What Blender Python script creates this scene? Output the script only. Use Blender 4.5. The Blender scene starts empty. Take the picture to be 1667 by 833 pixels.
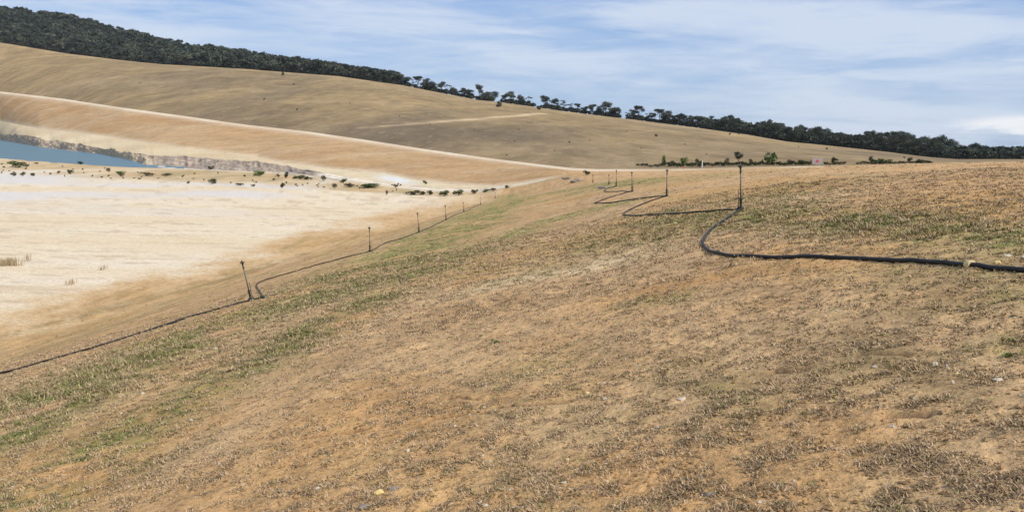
import bpy, math, random
import numpy as np
from mathutils import Vector
rng = np.random.default_rng(7); random.seed(7)
S = bpy.context.scene
COL = S.collection
K = 0.7                                    # metres per layout unit
FPX = 1444.0
PITCH = math.atan(192/FPX); ROLL = math.radians(1.2)

# ------------------------------------------------------------------ camera
f_ = np.array([0, math.cos(PITCH), -math.sin(PITCH)]); r0 = np.array([1.0, 0, 0]); u0 = np.cross(r0, f_)
Rv = r0*math.cos(ROLL)+u0*math.sin(ROLL); Uv = np.cross(Rv, f_)
cd = bpy.data.cameras.new('camera'); cam = bpy.data.objects.new('camera', cd); COL.objects.link(cam)
cd.sensor_width = 36; cd.lens = 36*FPX/1667; cd.clip_start = 0.05; cd.clip_end = 30000
from mathutils import Matrix
cam.matrix_world = Matrix(((Rv[0], Uv[0], -f_[0], 0), (Rv[1], Uv[1], -f_[1], 0), (Rv[2], Uv[2], -f_[2], 0), (0, 0, 0, 1)))
S.camera = cam

# ------------------------------------------------------------------ light
SUN_EL = math.radians(43); sdx, sdy = math.sin(math.radians(55)), -math.cos(math.radians(55))
sdir = Vector((sdx*math.cos(SUN_EL), sdy*math.cos(SUN_EL), math.sin(SUN_EL)))
sd = bpy.data.lights.new('sun', 'SUN'); sd.energy = 4.1; sd.angle = math.radians(0.8); sd.color = (1.0, 0.93, 0.82)
sun = bpy.data.objects.new('sun', sd); COL.objects.link(sun)
sun.rotation_euler = sdir.to_track_quat('Z', 'Y').to_euler()
W = bpy.data.worlds.new('World'); S.world = W; W.use_nodes = True
S.view_settings.view_transform = 'Standard'; S.view_settings.look = 'None'
S.view_settings.exposure = 0.0; S.view_settings.gamma = 1; S.view_settings.use_curve_mapping = False


class NT:
    def __init__(s, tree): s.t = tree; s.n = tree.nodes; s.l = tree.links
    def new(s, typ, **kw):
        n = s.n.new(typ)
        for k, v in kw.items(): setattr(n, k, v)
        return n
    def put(s, inp, v):
        if isinstance(v, bpy.types.NodeSocket): s.l.new(v, inp)
        else: inp.default_value = v
    def math(s, op, a, b=0.0, c=0.0, clamp=False):
        n = s.new('ShaderNodeMath', operation=op, use_clamp=clamp)
        s.put(n.inputs[0], a); s.put(n.inputs[1], b); s.put(n.inputs[2], c); return n.outputs[0]
    def vmath(s, op, a, b=(0, 0, 0)):
        n = s.new('ShaderNodeVectorMath', operation=op); s.put(n.inputs[0], a); s.put(n.inputs[1], b)
        return n.outputs['Value'] if op in ('DOT_PRODUCT', 'LENGTH', 'DISTANCE') else n.outputs[0]
    def mix(s, fac, a, b, blend='MIX'):
        n = s.new('ShaderNodeMix', data_type='RGBA', blend_type=blend); n.clamp_factor = True
        s.put(n.inputs[0], fac); s.put(n.inputs[6], a if not isinstance(a, tuple) else (*a[:3], 1)); s.put(n.inputs[7], b if not isinstance(b, tuple) else (*b[:3], 1))
        return n.outputs[2]
    def noise(s, vec, scale, detail=4, rough=0.5, dist=0.0):
        n = s.new('ShaderNodeTexNoise'); n.inputs['Scale'].default_value = scale; n.inputs['Detail'].default_value = detail
        n.inputs['Roughness'].default_value = rough; n.inputs['Distortion'].default_value = dist
        if vec is not None: s.l.new(vec, n.inputs['Vector'])
        return n.outputs['Fac']
    def map(s, vec, loc=(0, 0, 0), rot=(0, 0, 0), sc=(1, 1, 1)):
        n = s.new('ShaderNodeMapping'); s.l.new(vec, n.inputs['Vector'])
        n.inputs['Location'].default_value = loc; n.inputs['Rotation'].default_value = rot; n.inputs['Scale'].default_value = sc
        return n.outputs[0]
    def ramp(s, fac, a, b, lo=0.0, hi=1.0, smooth=True):
        n = s.new('ShaderNodeMapRange', interpolation_type='SMOOTHSTEP' if smooth else 'LINEAR')
        s.put(n.inputs[0], fac)
        for i, v in zip((1, 2, 3, 4), (a, b, lo, hi)): n.inputs[i].default_value = v
        return n.outputs[0]


def build_sky():
    w = NT(W.node_tree); w.n.clear()
    out = w.new('ShaderNodeOutputWorld'); bg = w.new('ShaderNodeBackground'); w.l.new(bg.outputs[0], out.inputs[0])
    bg.inputs[1].default_value = 0.12
    sk = w.new('ShaderNodeTexSky', sky_type='NISHITA'); sk.sun_disc = False
    sk.sun_elevation = SUN_EL; sk.sun_rotation = math.atan2(sdx, sdy); sk.air_density = 1.0; sk.dust_density = 0.6; sk.ozone_density = 1.6
    tc = w.new('ShaderNodeTexCoord'); g = tc.outputs['Generated']
    sep = w.new('ShaderNodeSeparateXYZ'); w.l.new(g, sep.inputs[0])
    az = w.math('ARCTAN2', sep.outputs[0], sep.outputs[1]); el = w.math('ARCSINE', sep.outputs[2])
    cmb = w.new('ShaderNodeCombineXYZ'); w.l.new(az, cmb.inputs[0]); w.l.new(el, cmb.inputs[1])
    v = cmb.outputs[0]
    # long cirrus streaks sinking towards the right
    m1 = w.map(v, rot=(0, 0, math.radians(13)), sc=(3.2, 19, 1), loc=(1.3, .55, 0))
    n1 = w.noise(m1, 1.0, 7, .56, .7)
    m2 = w.map(v, rot=(0, 0, math.radians(9)), sc=(9, 70, 1), loc=(4.2, 1.1, 0))
    n2 = w.noise(m2, 1.0, 8, .62, 1.0)
    m3 = w.map(v, sc=(2.6, 7, 1), loc=(.4, 2.2, 0)); n3 = w.noise(m3, 1.0, 3, .5, .3)
    sden = w.math('ADD', w.math('MULTIPLY', n1, .55), w.math('ADD', w.math('MULTIPLY', n2, .26), w.math('MULTIPLY', n3, .36)))
    den = w.ramp(sden, .46, .69, 0.0, 1.0)
    blue = w.mix(w.ramp(el, 0.0, .2), (3.5, 4.65, 6.7), (2.5, 3.75, 6.25))
    thin = w.mix(.7, w.mix(1.0, sk.outputs[0], (0.62, 0.84, 1.16), 'MULTIPLY'), blue)
    cloud = w.mix(w.math('MULTIPLY', den, .72), thin, (6.3, 6.85, 7.7))
    # one bright low cloud bank at the right above the trees
    def blob(a0, e0, sa, se):
        a = w.math('DIVIDE', w.math('SUBTRACT', az, a0), sa); e = w.math('DIVIDE', w.math('SUBTRACT', el, e0), se)
        return w.math('EXPONENT', w.math('MULTIPLY', w.math('ADD', w.math('MULTIPLY', a, a), w.math('MULTIPLY', e, e)), -1.0))
    m4 = w.map(v, rot=(0, 0, math.radians(6)), sc=(14, 60, 1)); n4 = w.noise(m4, 1.0, 7, .6, .8)
    b1 = w.math('MULTIPLY', blob(.53, .020, .07, .012), w.ramp(n4, .25, .62, .25, 1.5))
    fin = w.mix(w.ramp(b1, .18, .95), cloud, (7.9, 8.0, 8.1))
    w.l.new(fin, bg.inputs[0])


build_sky()


# ------------------------------------------------------------------ helpers
def ray(px, py):
    d = f_+Rv*((px-833.5)/FPX)+Uv*((416.5-py)/FPX)
    return d/d[1]


def at(px, py, D): return ray(px, py)*D*K
def atz(px, py, z):
    d = ray(px, py); return d*(z*K/d[2])


def sstep(a, b, x):
    t = np.clip((x-a)/(b-a), 0, 1); return t*t*(3-2*t)


def vnoise(x, y, seed=0):
    xi = np.floor(x).astype(np.int64); yi = np.floor(y).astype(np.int64); fx = x-xi; fy = y-yi
    fx = fx*fx*(3-2*fx); fy = fy*fy*(3-2*fy)
    def h(a, b):
        n = (a*374761393+b*668265263+seed*1442695041) & 0xffffffff
        n = ((n ^ (n >> 13))*1274126177) & 0xffffffff
        return ((n ^ (n >> 16)) & 0xffff)/65535.0
    return (h(xi, yi)*(1-fx)+h(xi+1, yi)*fx)*(1-fy)+(h(xi, yi+1)*(1-fx)+h(xi+1, yi+1)*fx)*fy


def fbm(x, y, oct=4, seed=0, rough=.5):
    s = 0; a = 1; t = 0
    for i in range(oct):
        s = s+a*vnoise(x*2**i+17.3*i, y*2**i-9.1*i, seed+i); t += a; a *= rough
    return s/t-.5


def pline(x, y, pts):
    """distance to a ground polyline and the fraction along it"""
    x = np.asarray(x, float); y = np.asarray(y, float)
    best = np.full(x.shape, 1e9)
    for (ax, ay), (bx, by) in zip(pts[:-1], pts[1:]):
        dx, dy = bx-ax, by-ay; t = np.clip(((x-ax)*dx+(y-ay)*dy)/(dx*dx+dy*dy+1e-12), 0, 1)
        best = np.minimum(best, np.hypot(x-ax-t*dx, y-ay-t*dy))
    return best


# ------------------------------------------------------------------ terrain break lines (pixel of the photograph + distance -> world)
FLOOR = -11.5; WATER = -11.9
LA = [at(*q) for q in [(-700, 268, 300), (0, 285, 213), (350, 300, 190), (520, 309, 180), (700, 320, 168), (780, 318, 172), (830, 308, 180), (880, 297, 178), (930, 287, 170), (1000, 282, 160), (1100, 279.5, 150), (1300, 274, 130), (1400, 270.5, 118), (1530, 266.5, 105), (1667, 264.5, 100), (2400, 262, 90)]]
LB = [at(-700, 250, 420)]+[atz(x, y, WATER+.05) for x, y in [(0, 258), (150, 269), (210, 272.5), (240, 273), (330, 277), (470, 284)]]+[at(*q) for q in [(560, 296, 205), (700, 312, 182), (780, 313, 182), (850, 302, 184), (930, 284, 180), (1000, 281, 170), (1100, 279, 165), (1300, 273.8, 150), (1400, 270.8, 150), (1530, 267.5, 150), (1667, 265.5, 140), (2400, 262, 140)]]
LC = [at(-700, 205, 1400)]+[atz(x, y, WATER+.05) for x, y in [(0, 228), (63, 239), (106, 244), (176, 252), (209, 260), (238, 268)]]+[at(*q) for q in [(330, 276, 292), (470, 281, 260), (560, 292, 215), (700, 309, 188), (780, 310, 186), (850, 300, 187), (930, 283, 182), (1000, 280.5, 175), (1100, 278.8, 172), (1300, 273.7, 165), (1400, 270.8, 165), (1530, 267.6, 165), (1667, 265.7, 160), (2400, 262, 160)]]
LD = [at(*q) for q in [(-700, 185, 1400), (0, 217, 845), (55, 222, 615), (113, 231.5, 508), (141, 235, 472), (200, 246, 380), (247, 251, 330), (300, 252, 325), (353, 255, 310), (420, 262, 295), (470, 269, 285), (560, 288, 225), (700, 306, 194), (780, 307, 192), (850, 299, 190), (930, 282.5, 185), (1000, 280, 180), (1100, 278.6, 178), (1300, 273.6, 175), (1400, 270.8, 175), (1530, 267.7, 175), (1667, 265.9, 170), (2400, 262, 170)]]
LE = [at(*q) for q in [(-700, 160, 1450), (0, 197, 900), (63, 209, 700), (151, 219, 560), (252, 235, 440), (302, 242, 405), (420, 256, 360), (463, 265, 325), (561, 277, 275), (627, 282, 255), (677, 293, 225), (738, 300, 208), (800, 303, 198), (850, 297, 192), (930, 281.5, 187), (1000, 279.6, 183), (1100, 278.4, 181), (1300, 273.5, 180), (1400, 270.8, 180), (1530, 267.8, 180), (1667, 266, 175), (2400, 262, 175)]]
LF = [at(*q) for q in [(-700, 70, 1500), (0, 152, 980), (100, 163.5, 820), (200, 179, 640), (300, 192.5, 540), (400, 206.5, 465), (500, 217.5, 410), (600, 232, 355), (700, 247.5, 300), (800, 261.5, 250), (870, 270, 218), (930, 277.5, 192), (970, 279, 188), (1100, 278.2, 186), (1300, 273.4, 186), (1400, 270.8, 186), (1530, 267.9, 186), (1667, 266.2, 180), (2400, 262, 180)]]
LG = [at(*q) for q in [(-700, 67, 1530), (0, 149, 1005), (100, 160.5, 842), (200, 175.5, 660), (300, 189, 556), (400, 203, 480), (500, 214, 424), (600, 228.5, 368), (700, 244, 312), (800, 258, 262), (870, 266.5, 231), (930, 273.5, 206), (970, 275.3, 204), (1100, 275, 204), (1300, 271, 204), (1400, 269, 204), (1530, 266.5, 204), (1667, 265.2, 200), (2400, 262, 200)]]
RIDGE = [(-700, -20, 1750), (0, 69, 1420), (100, 86, 1350), (200, 98.5, 1290), (265, 105, 1250), (400, 112.5, 1180), (551, 124, 1110), (652, 138.5, 1060), (778, 163, 1020), (803, 165, 1010), (866, 173.5, 990), (916, 181, 970), (1017, 193, 900), (1068, 199.5, 860), (1140, 208.5, 800), (1218, 219, 740), (1280, 230, 690), (1352, 237, 650), (1449, 248.5, 610), (1518, 259, 580), (1560, 263.5, 565), (1667, 264.5, 550), (2400, 275, 500)]
LJ = [at(*q) for q in RIDGE]
LU = [at(*q) for q in [(-700, -90, 2200), (0, 22, 1850), (75, 30, 1800), (150, 44, 1730), (210, 62, 1640), (265, 78, 1560), (330, 88, 1480), (400, 98, 1400), (551, 121, 1300), (652, 137.5, 1250), (778, 163.5, 1220), (916, 182, 1170), (1068, 201, 1060), (1218, 220, 950), (1352, 238, 850), (1518, 258, 780), (1667, 262, 750), (2400, 270, 700)]]


def line(L):
    P = np.array(L); th = np.arctan2(P[:, 0], P[:, 1]); r = np.hypot(P[:, 0], P[:, 1]); o = np.argsort(th)
    return th[o], r[o], P[o, 2]/r[o]


LINES = {k: line(v) for k, v in dict(A=LA, B=LB, C=LC, D=LD, E=LE, F=LF, G=LG, J=LJ, U=LU).items()}


def lv(k, th):
    t, r, s = LINES[k]; lr = np.exp(np.interp(th, t, np.log(r))); z = np.interp(th, t, s)*lr
    if k in 'CD':                                   # ragged shore and bank edge
        th = np.asarray(th, float); w = sstep(-.215, -.25, th)*sstep(-.75, -.6, th)
        if k == 'D': z = z+w*(fbm(th*50, th*0+2.2, 4, 71, .6)*1.3*(lr/300)-.4); lr = lr*(1+w*.05*fbm(th*140, th*0+4.4, 4, 72, .6))
        else: lr = lr*(1+w*.035*fbm(th*160, th*0+6.4, 4, 73, .6))
    return lr, z


XS = np.array([-300, -60, -30, -20, -11.6, -5, 0, 5.8, 10, 14.5, 23.5, 34, 42, 80, 300.])
ZS = np.array([-80, -18, -10.2, -7.6, -5.15, -3.75, -2.65, -1.13, -.35, .3, .98, 1.47, 1.74, 2.6, 3.])
def _pchip(x):
    h = np.diff(XS); d = np.diff(ZS)/h; m = np.zeros(len(XS)); m[0] = d[0]; m[-1] = d[-1]
    w1 = 2*h[1:]+h[:-1]; w2 = h[1:]+2*h[:-1]; m[1:-1] = (w1+w2)/(w1/d[:-1]+w2/d[1:])
    i = np.clip(np.searchsorted(XS, x)-1, 0, len(h)-1); t = np.clip((x-XS[i])/h[i], 0, 1)
    return (2*t**3-3*t*t+1)*ZS[i]+(t**3-2*t*t+t)*h[i]*m[i]+(3*t*t-2*t**3)*ZS[i+1]+(t**3-t*t)*h[i]*m[i+1]


def slope_base(x, y):                        # units
    g = _pchip(x-.05*y)-.0375*y
    k = .5; a = g; b = np.full_like(g, FLOOR)
    hh = np.clip(.5+.5*(a-b)/k, 0, 1)
    return b*(1-hh)+a*hh+k*hh*(1-hh)


RUTS = []                                   # filled after the first placement pass


def height(x, y, detail=True):
    """height of the near sheet in metres"""
    x = np.asarray(x, float); y = np.asarray(y, float)
    X, Y = x/K, y/K
    z = slope_base(X, Y)*K
    r = np.hypot(x, y)+1e-9; th = np.arctan2(x, y)
    on = sstep(FLOOR*K+.1, FLOOR*K+1.2, z)
    z = z+fbm(x*.11, y*.055, 3, 3)*(.22*on+.05)+fbm(x*.6, y*.4, 3, 9)*.07*on
    if detail:
        z = z+fbm(x*2.6, y*2.6, 3, 21)*(.045*on+.01)
        n = fbm(x*9, y*9, 3, 33); z = z+n*(.02*on+.004)
        for pts, wd, dp in RUTS:
            d = pline(x+fbm(x*6, y*6, 2, 51)*.07, y+fbm(x*6, y*6, 2, 52)*.07, pts); z = z-dp*np.exp(-(d/wd)**2)
    ra, za = lv('A', th)
    return z+(za-z)*sstep(.70, 1.0, r/ra)


def hit(px, py, dmin=3.0):
    """where the sight line of a pixel meets the near sheet"""
    d = ray(px, py); D = np.geomspace(dmin, 230, 9000)*K
    P = d[None]*D[:, None]; zz = height(P[:, 0], P[:, 1]); below = P[:, 2] < zz
    k = int(np.argmax(below)) if below.any() else len(D)-1
    return P[k]


P2 = lambda l: [tuple(hit(*q)[:2]) for q in l]
for l, wd, dp in [([(488, 713), (520, 708), (560, 703), (592, 698)], .035, .06), ([(682, 692), (705, 681), (722, 678)], .03, .05),
                  ([(735, 675), (790, 670), (812, 661), (850, 658), (925, 653)], .03, .055), ([(1265, 601), (1310, 598)], .05, .07),
                  ([(195, 700), (225, 689), (245, 685)], .03, .04), ([(1450, 676), (1500, 673)], .04, .05), ([(730, 648), (780, 648)], .02, .03),
                  ([(1400, 577), (1480, 575)], .03, .03), ([(125, 661), (150, 660)], .04, .04)]:
    RUTS.append((P2(l), wd, dp))


# ------------------------------------------------------------------ real surface colours, stored on vertices
def mixc(c, t, new): t = np.clip(t, 0, 1)[..., None]; return c*(1-t)+np.array(new)*t


BAND1 = P2([(-60, 720), (60, 660), (200, 592), (330, 540), (440, 506), (560, 465), (680, 415), (760, 368), (850, 322), (960, 303), (1060, 293)])
BAND2 = P2([(-60, 850), (60, 792), (200, 702), (330, 640), (450, 570), (540, 520), (590, 492)])
BAND3 = P2([(590, 492), (680, 445), (800, 395), (900, 355), (1000, 330)])
TOE = P2([(-100, 580), (0, 548), (100, 522), (200, 497), (300, 472), (390, 448), (500, 412)])
TOE2 = P2([(440, 412), (500, 398), (600, 384), (690, 362), (790, 328)])
TRK3 = P2([(150, 505), (300, 465), (400, 437), (450, 424)])
edge = np.array([hit(*q)[:2] for q in [(0, 524), (200, 476), (400, 420), (600, 366), (700, 339), (800, 318)]])
PATCH = [(P2([(540, 462), (640, 410), (740, 360), (830, 318)]), 2.3, .75), (P2([(480, 500), (560, 480), (620, 455)]), 1.0, .7), (P2([(60, 830), (180, 760)]), .5, .5),
         (P2([(700, 440), (820, 385), (930, 350), (1040, 325)]), 1.5, .65), (P2([(870, 330), (960, 308), (1080, 296)]), 2.0, .8), (P2([(930, 400), (1000, 375), (1100, 365)]), 1.2, .55),
         (P2([(1195, 345), (1260, 352), (1420, 362), (1560, 378), (1700, 392)]), 1.1, .75), (P2([(1060, 352), (1150, 368), (1240, 340)]), 1.6, .6),
         (P2([(960, 402), (1060, 375), (1120, 360)]), 1.5, .5), (P2([(1040, 492), (1090, 487)]), .35, .6), (P2([(1180, 330), (1260, 318), (1330, 300)]), 2.0, .45),
         (P2([(1000, 300), (1100, 290), (1200, 285)]), 3.0, .45), (P2([(1430, 430), (1530, 445), (1667, 470)]), .7, .45),
         (P2([(830, 450), (900, 425), (960, 410)]), 1.0, .25), (P2([(1180, 620), (1230, 690)]), .25, .35), (P2([(1640, 555), (1667, 550)]), .25, .5)]
ORANGE = [(P2([(1040, 478), (1180, 448), (1330, 436)]), .7, .6), (P2([(500, 470), (620, 440), (760, 415)]), .9, .5), (P2([(1330, 300), (1500, 300), (1667, 330)]), 1.5, .4), (P2([(0, 640), (230, 600), (330, 590)]), .8, .4), (P2([(120, 800), (260, 720), (330, 690)]), .35, .5)]
PALE = P2([(790, 470), (850, 455), (920, 445), (980, 430), (1030, 415)])
PALE2 = P2([(1130, 380), (1300, 325), (1400, 305)])


def near_colour(x, y, z):
    n1 = fbm(x*.25, y*.14, 4, 101); n2 = fbm(x*1.1, y*.8, 4, 111); n3 = fbm(x*4.5, y*4.5, 3, 121)
    c = np.zeros(x.shape+(3,))+np.array([.415, .275, .136])
    c = mixc(c, .5+2.2*n1+1.0*n2, (.470, .340, .190))
    c = mixc(c, sstep(.02, .35, n2+.4*n3)*.5, (.30, .20, .105))
    c = mixc(c, sstep(.02, .3, n1*1.2-.3*n2)*.75, (.44, .265, .108))
    c = mixc(c, np.exp(-(pline(x, y, PALE)/.8)**2)*(.8+1.2*n2+n3), (.58, .47, .29))
    c = mixc(c, np.exp(-(pline(x, y, PALE2)/1.2)**2)*(.35+1.2*n2), (.48, .37, .24))
    for pts, wd, k_ in ORANGE: c = mixc(c, np.exp(-(pline(x, y, pts)/wd)**2)*(k_+n2), (.46, .27, .105))
    # growth: olive and green grass following the irrigation lines
    g = np.zeros(x.shape)
    g = np.maximum(g, np.exp(-(pline(x, y, BAND1)/(1.15+.018*y))**2)*1.0)
    g = np.maximum(g, np.exp(-(pline(x, y, BAND2)/.62)**2)*1.0)
    g = np.maximum(g, np.exp(-(pline(x, y, BAND3)/.9)**2)*.7)
    for pts, wd, s in PATCH: g = np.maximum(g, np.exp(-(pline(x, y, pts)/wd)**2)*s)
    far = sstep(25, 80, y)
    g = np.maximum(g, sstep(.06, .3, n1+.25*n2)*.22)
    gg = np.clip(g*1.0*(.82+2.4*n2+1.5*n3), 0, 1)
    c = mixc(c, gg*.8, (.235, .205, .078))
    c = mixc(c, sstep(.05, .3, n3*1.2+n2*.8)*sstep(.35, .9, g)*.8, (.150, .190, .050))
    # darker crust along the toe of the slope
    xp = (x-.05*y)/K; side = sstep(-11, -14, xp); sk_ = fbm(xp*.55, y*.035, 4, 161); sk2 = fbm(xp*2.6, y*.05, 3, 162)
    c = mixc(c, side*(.35+1.5*sk_), (.40, .285, .130)); c = mixc(c, side*sstep(.02, .3, sk2+.6*sk_)*.65, (.265, .200, .095))
    t = np.exp(-(pline(x, y, TOE)/.40)**2)*.75+np.exp(-(pline(x, y, TOE2)/.55)**2)*.65+np.exp(-(pline(x, y, TRK3)/.25)**2)*.5
    c = mixc(c, t*(.9+2.5*n1+n2), (.205, .160, .072))
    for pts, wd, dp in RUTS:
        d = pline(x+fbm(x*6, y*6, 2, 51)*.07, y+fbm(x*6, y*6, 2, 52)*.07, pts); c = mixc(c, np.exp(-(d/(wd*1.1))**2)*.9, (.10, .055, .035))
    # pale tailings
    eo = np.argsort(edge[:, 1]); xe = np.interp(y, edge[eo, 1], edge[eo, 0])
    th = np.arctan2(x, y)
    wdt = 3.0+.05*y
    left = sstep(wdt, -wdt, x-xe-4*n1*(1+.02*y)-4.0*n2-3.0*n3) * (th < .02)
    left = left*np.where((x > -1.5) & (y > 50), 0, 1)
    sn = fbm(x*.05, y*.30, 4, 131)
    streak = fbm(x*.12, y*.75, 4, 141)
    crm = mixc(np.zeros(x.shape+(3,))+np.array([.655, .535, .345]), .5+2.0*sn, (.685, .595, .44))
    mk = fbm(x*.35, y*1.3, 4, 145, .6); crm = mixc(crm, sstep(.10, .24, mk+.3*sn)*.55, (.44, .34, .215)); crm = mixc(crm, sstep(.12, .3, -mk)*.5, (.74, .68, .56))
    crm = mixc(crm, sstep(.10, .32, streak)*.55, (.50, .38, .23))
    crm = mixc(crm, sstep(78, 105, y+6*sn)*sstep(.02, -.12, fbm(x*.03, y*.06, 3, 151)-.10+.0028*(x+70))*.8, (.60, .585, .56))
    crm = crm*np.array([.87, .92, 1.0]); c = c*(1+.55*fbm(x*2.6, y*1.1, 3, 171)[..., None]); c = c*np.array([1, 1, 1.])
    half = mixc(c, np.ones(x.shape), (.50, .375, .225))
    c = c+(half-c)*(sstep(.10, .55, left)*.85)[..., None]
    c = c+(crm-c)*sstep(.38, .98, left)[..., None]
    c = c*(np.array([1.20, 1.11, 1.03])-gg[..., None]*np.array([.17, .05, .16])*(1-left[..., None]))
    return np.clip(c, .02, .80), gg


# ------------------------------------------------------------------ mesh utils
def mesh_np(name, V, Fq, mat, cols=None, smooth=True, extra=None, link=True, parent=None):
    """V (n,3); Fq list of (m,k) int arrays"""
    me = bpy.data.meshes.new(name); V = np.ascontiguousarray(V, np.float32)
    if not isinstance(Fq, (list, tuple)): Fq = [Fq]
    me.vertices.add(len(V)); me.vertices.foreach_set('co', V.ravel())
    nl = sum(a.size for a in Fq); npoly = sum(len(a) for a in Fq)
    me.loops.add(nl); me.loops.foreach_set('vertex_index', np.concatenate([a.ravel() for a in Fq]).astype(np.int32))
    me.polygons.add(npoly); tot = np.concatenate([np.full(len(a), a.shape[1]) for a in Fq]).astype(np.int32)
    st = np.concatenate([[0], np.cumsum(tot)[:-1]]).astype(np.int32)
    me.polygons.foreach_set('loop_start', st); me.polygons.foreach_set('loop_total', tot)
    me.polygons.foreach_set('use_smooth', np.full(npoly, smooth))
    me.update(calc_edges=True); me.validate()
    if cols is not None:
        a = me.attributes.new('col', 'FLOAT_COLOR', 'POINT'); c4 = np.ones((len(V), 4), np.float32); c4[:, :3] = cols; a.data.foreach_set('color', c4.ravel())
    if extra is not None:
        for k, v in extra.items():
            a = me.attributes.new(k, 'FLOAT', 'POINT'); a.data.foreach_set('value', np.asarray(v, np.float32))
    if mat: me.materials.append(mat)
    if not link: return me
    o = bpy.data.objects.new(name, me); COL.objects.link(o)
    if parent: o.parent = parent
    return o


def grid_faces(nr, nc, off=0):
    i = np.arange(nr-1)[:, None]*nc+np.arange(nc-1)[None]; i = i.ravel()+off
    return np.stack([i, i+1, i+nc+1, i+nc], 1)


def struct(o, kind='structure', label=None): o['kind'] = kind; return o
def tag(o, label, cat, group=None, kind=None):
    o['label'] = label; o['category'] = cat
    if group: o['group'] = group
    if kind: o['kind'] = kind
    return o
def empty(name, loc, rot=(0, 0, 0)):
    o = bpy.data.objects.new(name, None); COL.objects.link(o); o.location = loc; o.rotation_euler = rot; o.empty_display_size = .1; return o


# ------------------------------------------------------------------ materials
def terrain_mat(name, s1, s2, amp, bump, bdist, rough=.95, speck=0.0, stretch=(1, 1, 1), s3=None):
    m = bpy.data.materials.new(name); m.use_nodes = True; t = NT(m.node_tree); b = t.n['Principled BSDF']
    b.inputs['Roughness'].default_value = rough; b.inputs['Specular IOR Level'].default_value = .15
    at_ = t.new('ShaderNodeAttribute', attribute_name='col'); tc = t.new('ShaderNodeTexCoord'); g = tc.outputs['Object']
    mp = t.map(g, sc=stretch)
    n1 = t.noise(mp, s1, 5, .6); n2 = t.noise(mp, s2, 6, .65)
    k = t.math('ADD', t.math('MULTIPLY', t.math('SUBTRACT', n1, .5), amp), t.math('MULTIPLY', t.math('SUBTRACT', n2, .5), amp*1.6))
    k = t.math('ADD', k, 1.0); cb = t.new('ShaderNodeCombineColor')
    for i in range(3): t.l.new(k, cb.inputs[i])
    c = t.mix(1.0, at_.outputs['Color'], cb.outputs[0], 'MULTIPLY')
    if speck:
        n3 = t.noise(mp, s3 or s2*1.7, 3, .6); sp = t.ramp(n3, .54, .66)
        c = t.mix(t.math('MULTIPLY', sp, speck), c, (.17, .115, .062))
        n4 = t.noise(t.map(mp, loc=(31, 7, 3)), (s3 or s2)*1.1, 3, .6); sp2 = t.ramp(n4, .60, .70)
        c = t.mix(t.math('MULTIPLY', sp2, speck*.8), c, (.60, .46, .31))
    t.l.new(c, b.inputs['Base Color'])
    bp = t.new('ShaderNodeBump'); bp.inputs['Strength'].default_value = bump; bp.inputs['Distance'].default_value = bdist
    hsum = t.math('ADD', n2, t.math('MULTIPLY', n1, .6)); t.l.new(hsum, bp.inputs['Height']); t.l.new(bp.outputs[0], b.inputs['Normal'])
    return m


def plain(name, col, rough=.6, var=0.15, sc=12, metal=0, spec=.5):
    m = bpy.data.materials.new(name); m.use_nodes = True; t = NT(m.node_tree); b = t.n['Principled BSDF']
    tc = t.new('ShaderNodeTexCoord'); n = t.noise(tc.outputs['Object'], sc, 4, .6)
    c = t.mix(n, tuple(max(0, v*(1-var)) for v in col), tuple(min(1, v*(1+var)) for v in col)); t.l.new(c, b.inputs['Base Color'])
    b.inputs['Roughness'].default_value = rough; b.inputs['Metallic'].default_value = metal; b.inputs['Specular IOR Level'].default_value = spec
    return m


def attr_mat(name, rough=.8, trans=0.0):
    m = bpy.data.materials.new(name); m.use_nodes = True; t = NT(m.node_tree); b = t.n['Principled BSDF']
    a = t.new('ShaderNodeAttribute', attribute_name='col'); oi = t.new('ShaderNodeObjectInfo')
    k = t.math('ADD', t.math('MULTIPLY', oi.outputs['Random'], .75), .68); cb = t.new('ShaderNodeCombineColor')
    for i in range(3): t.l.new(k, cb.inputs[i])
    c = t.mix(1.0, a.outputs['Color'], cb.outputs[0], 'MULTIPLY')
    t.l.new(c, b.inputs['Base Color']); b.inputs['Roughness'].default_value = rough; b.inputs['Specular IOR Level'].default_value = .2
    return m


M_near = terrain_mat('soil_and_short_grass', 4.0, 13.0, .62, .8, .045, speck=.55, s3=19.0)
M_mid = terrain_mat('pale_gravel', .35, 2.2, .35, .6, .35, speck=.3)
M_rock = terrain_mat('rubble', .35, .9, .8, .4, .5, speck=.5, s3=.55)
M_face = terrain_mat('batter_soil', .2, .9, .38, .5, .5, speck=.22, s3=.5)
M_hill = terrain_mat('dry_pasture', .04, .22, .42, .4, 1.2, speck=.28, s3=.30, stretch=(1, .45, 1))
M_blackpoly = plain('black_polythene', (.009, .011, .013), .5, .3, 6, spec=.28)
M_grey = plain('grey_pvc', (.11, .11, .11), .55, .15)
M_black = plain('black_plastic', (.018, .018, .018), .45, .3)
M_leaf = attr_mat('leaves', .7); M_bark = plain('bark', (.095, .082, .068), .9, .35, 3)
M_grass = attr_mat('grass_blades', .8)

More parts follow.
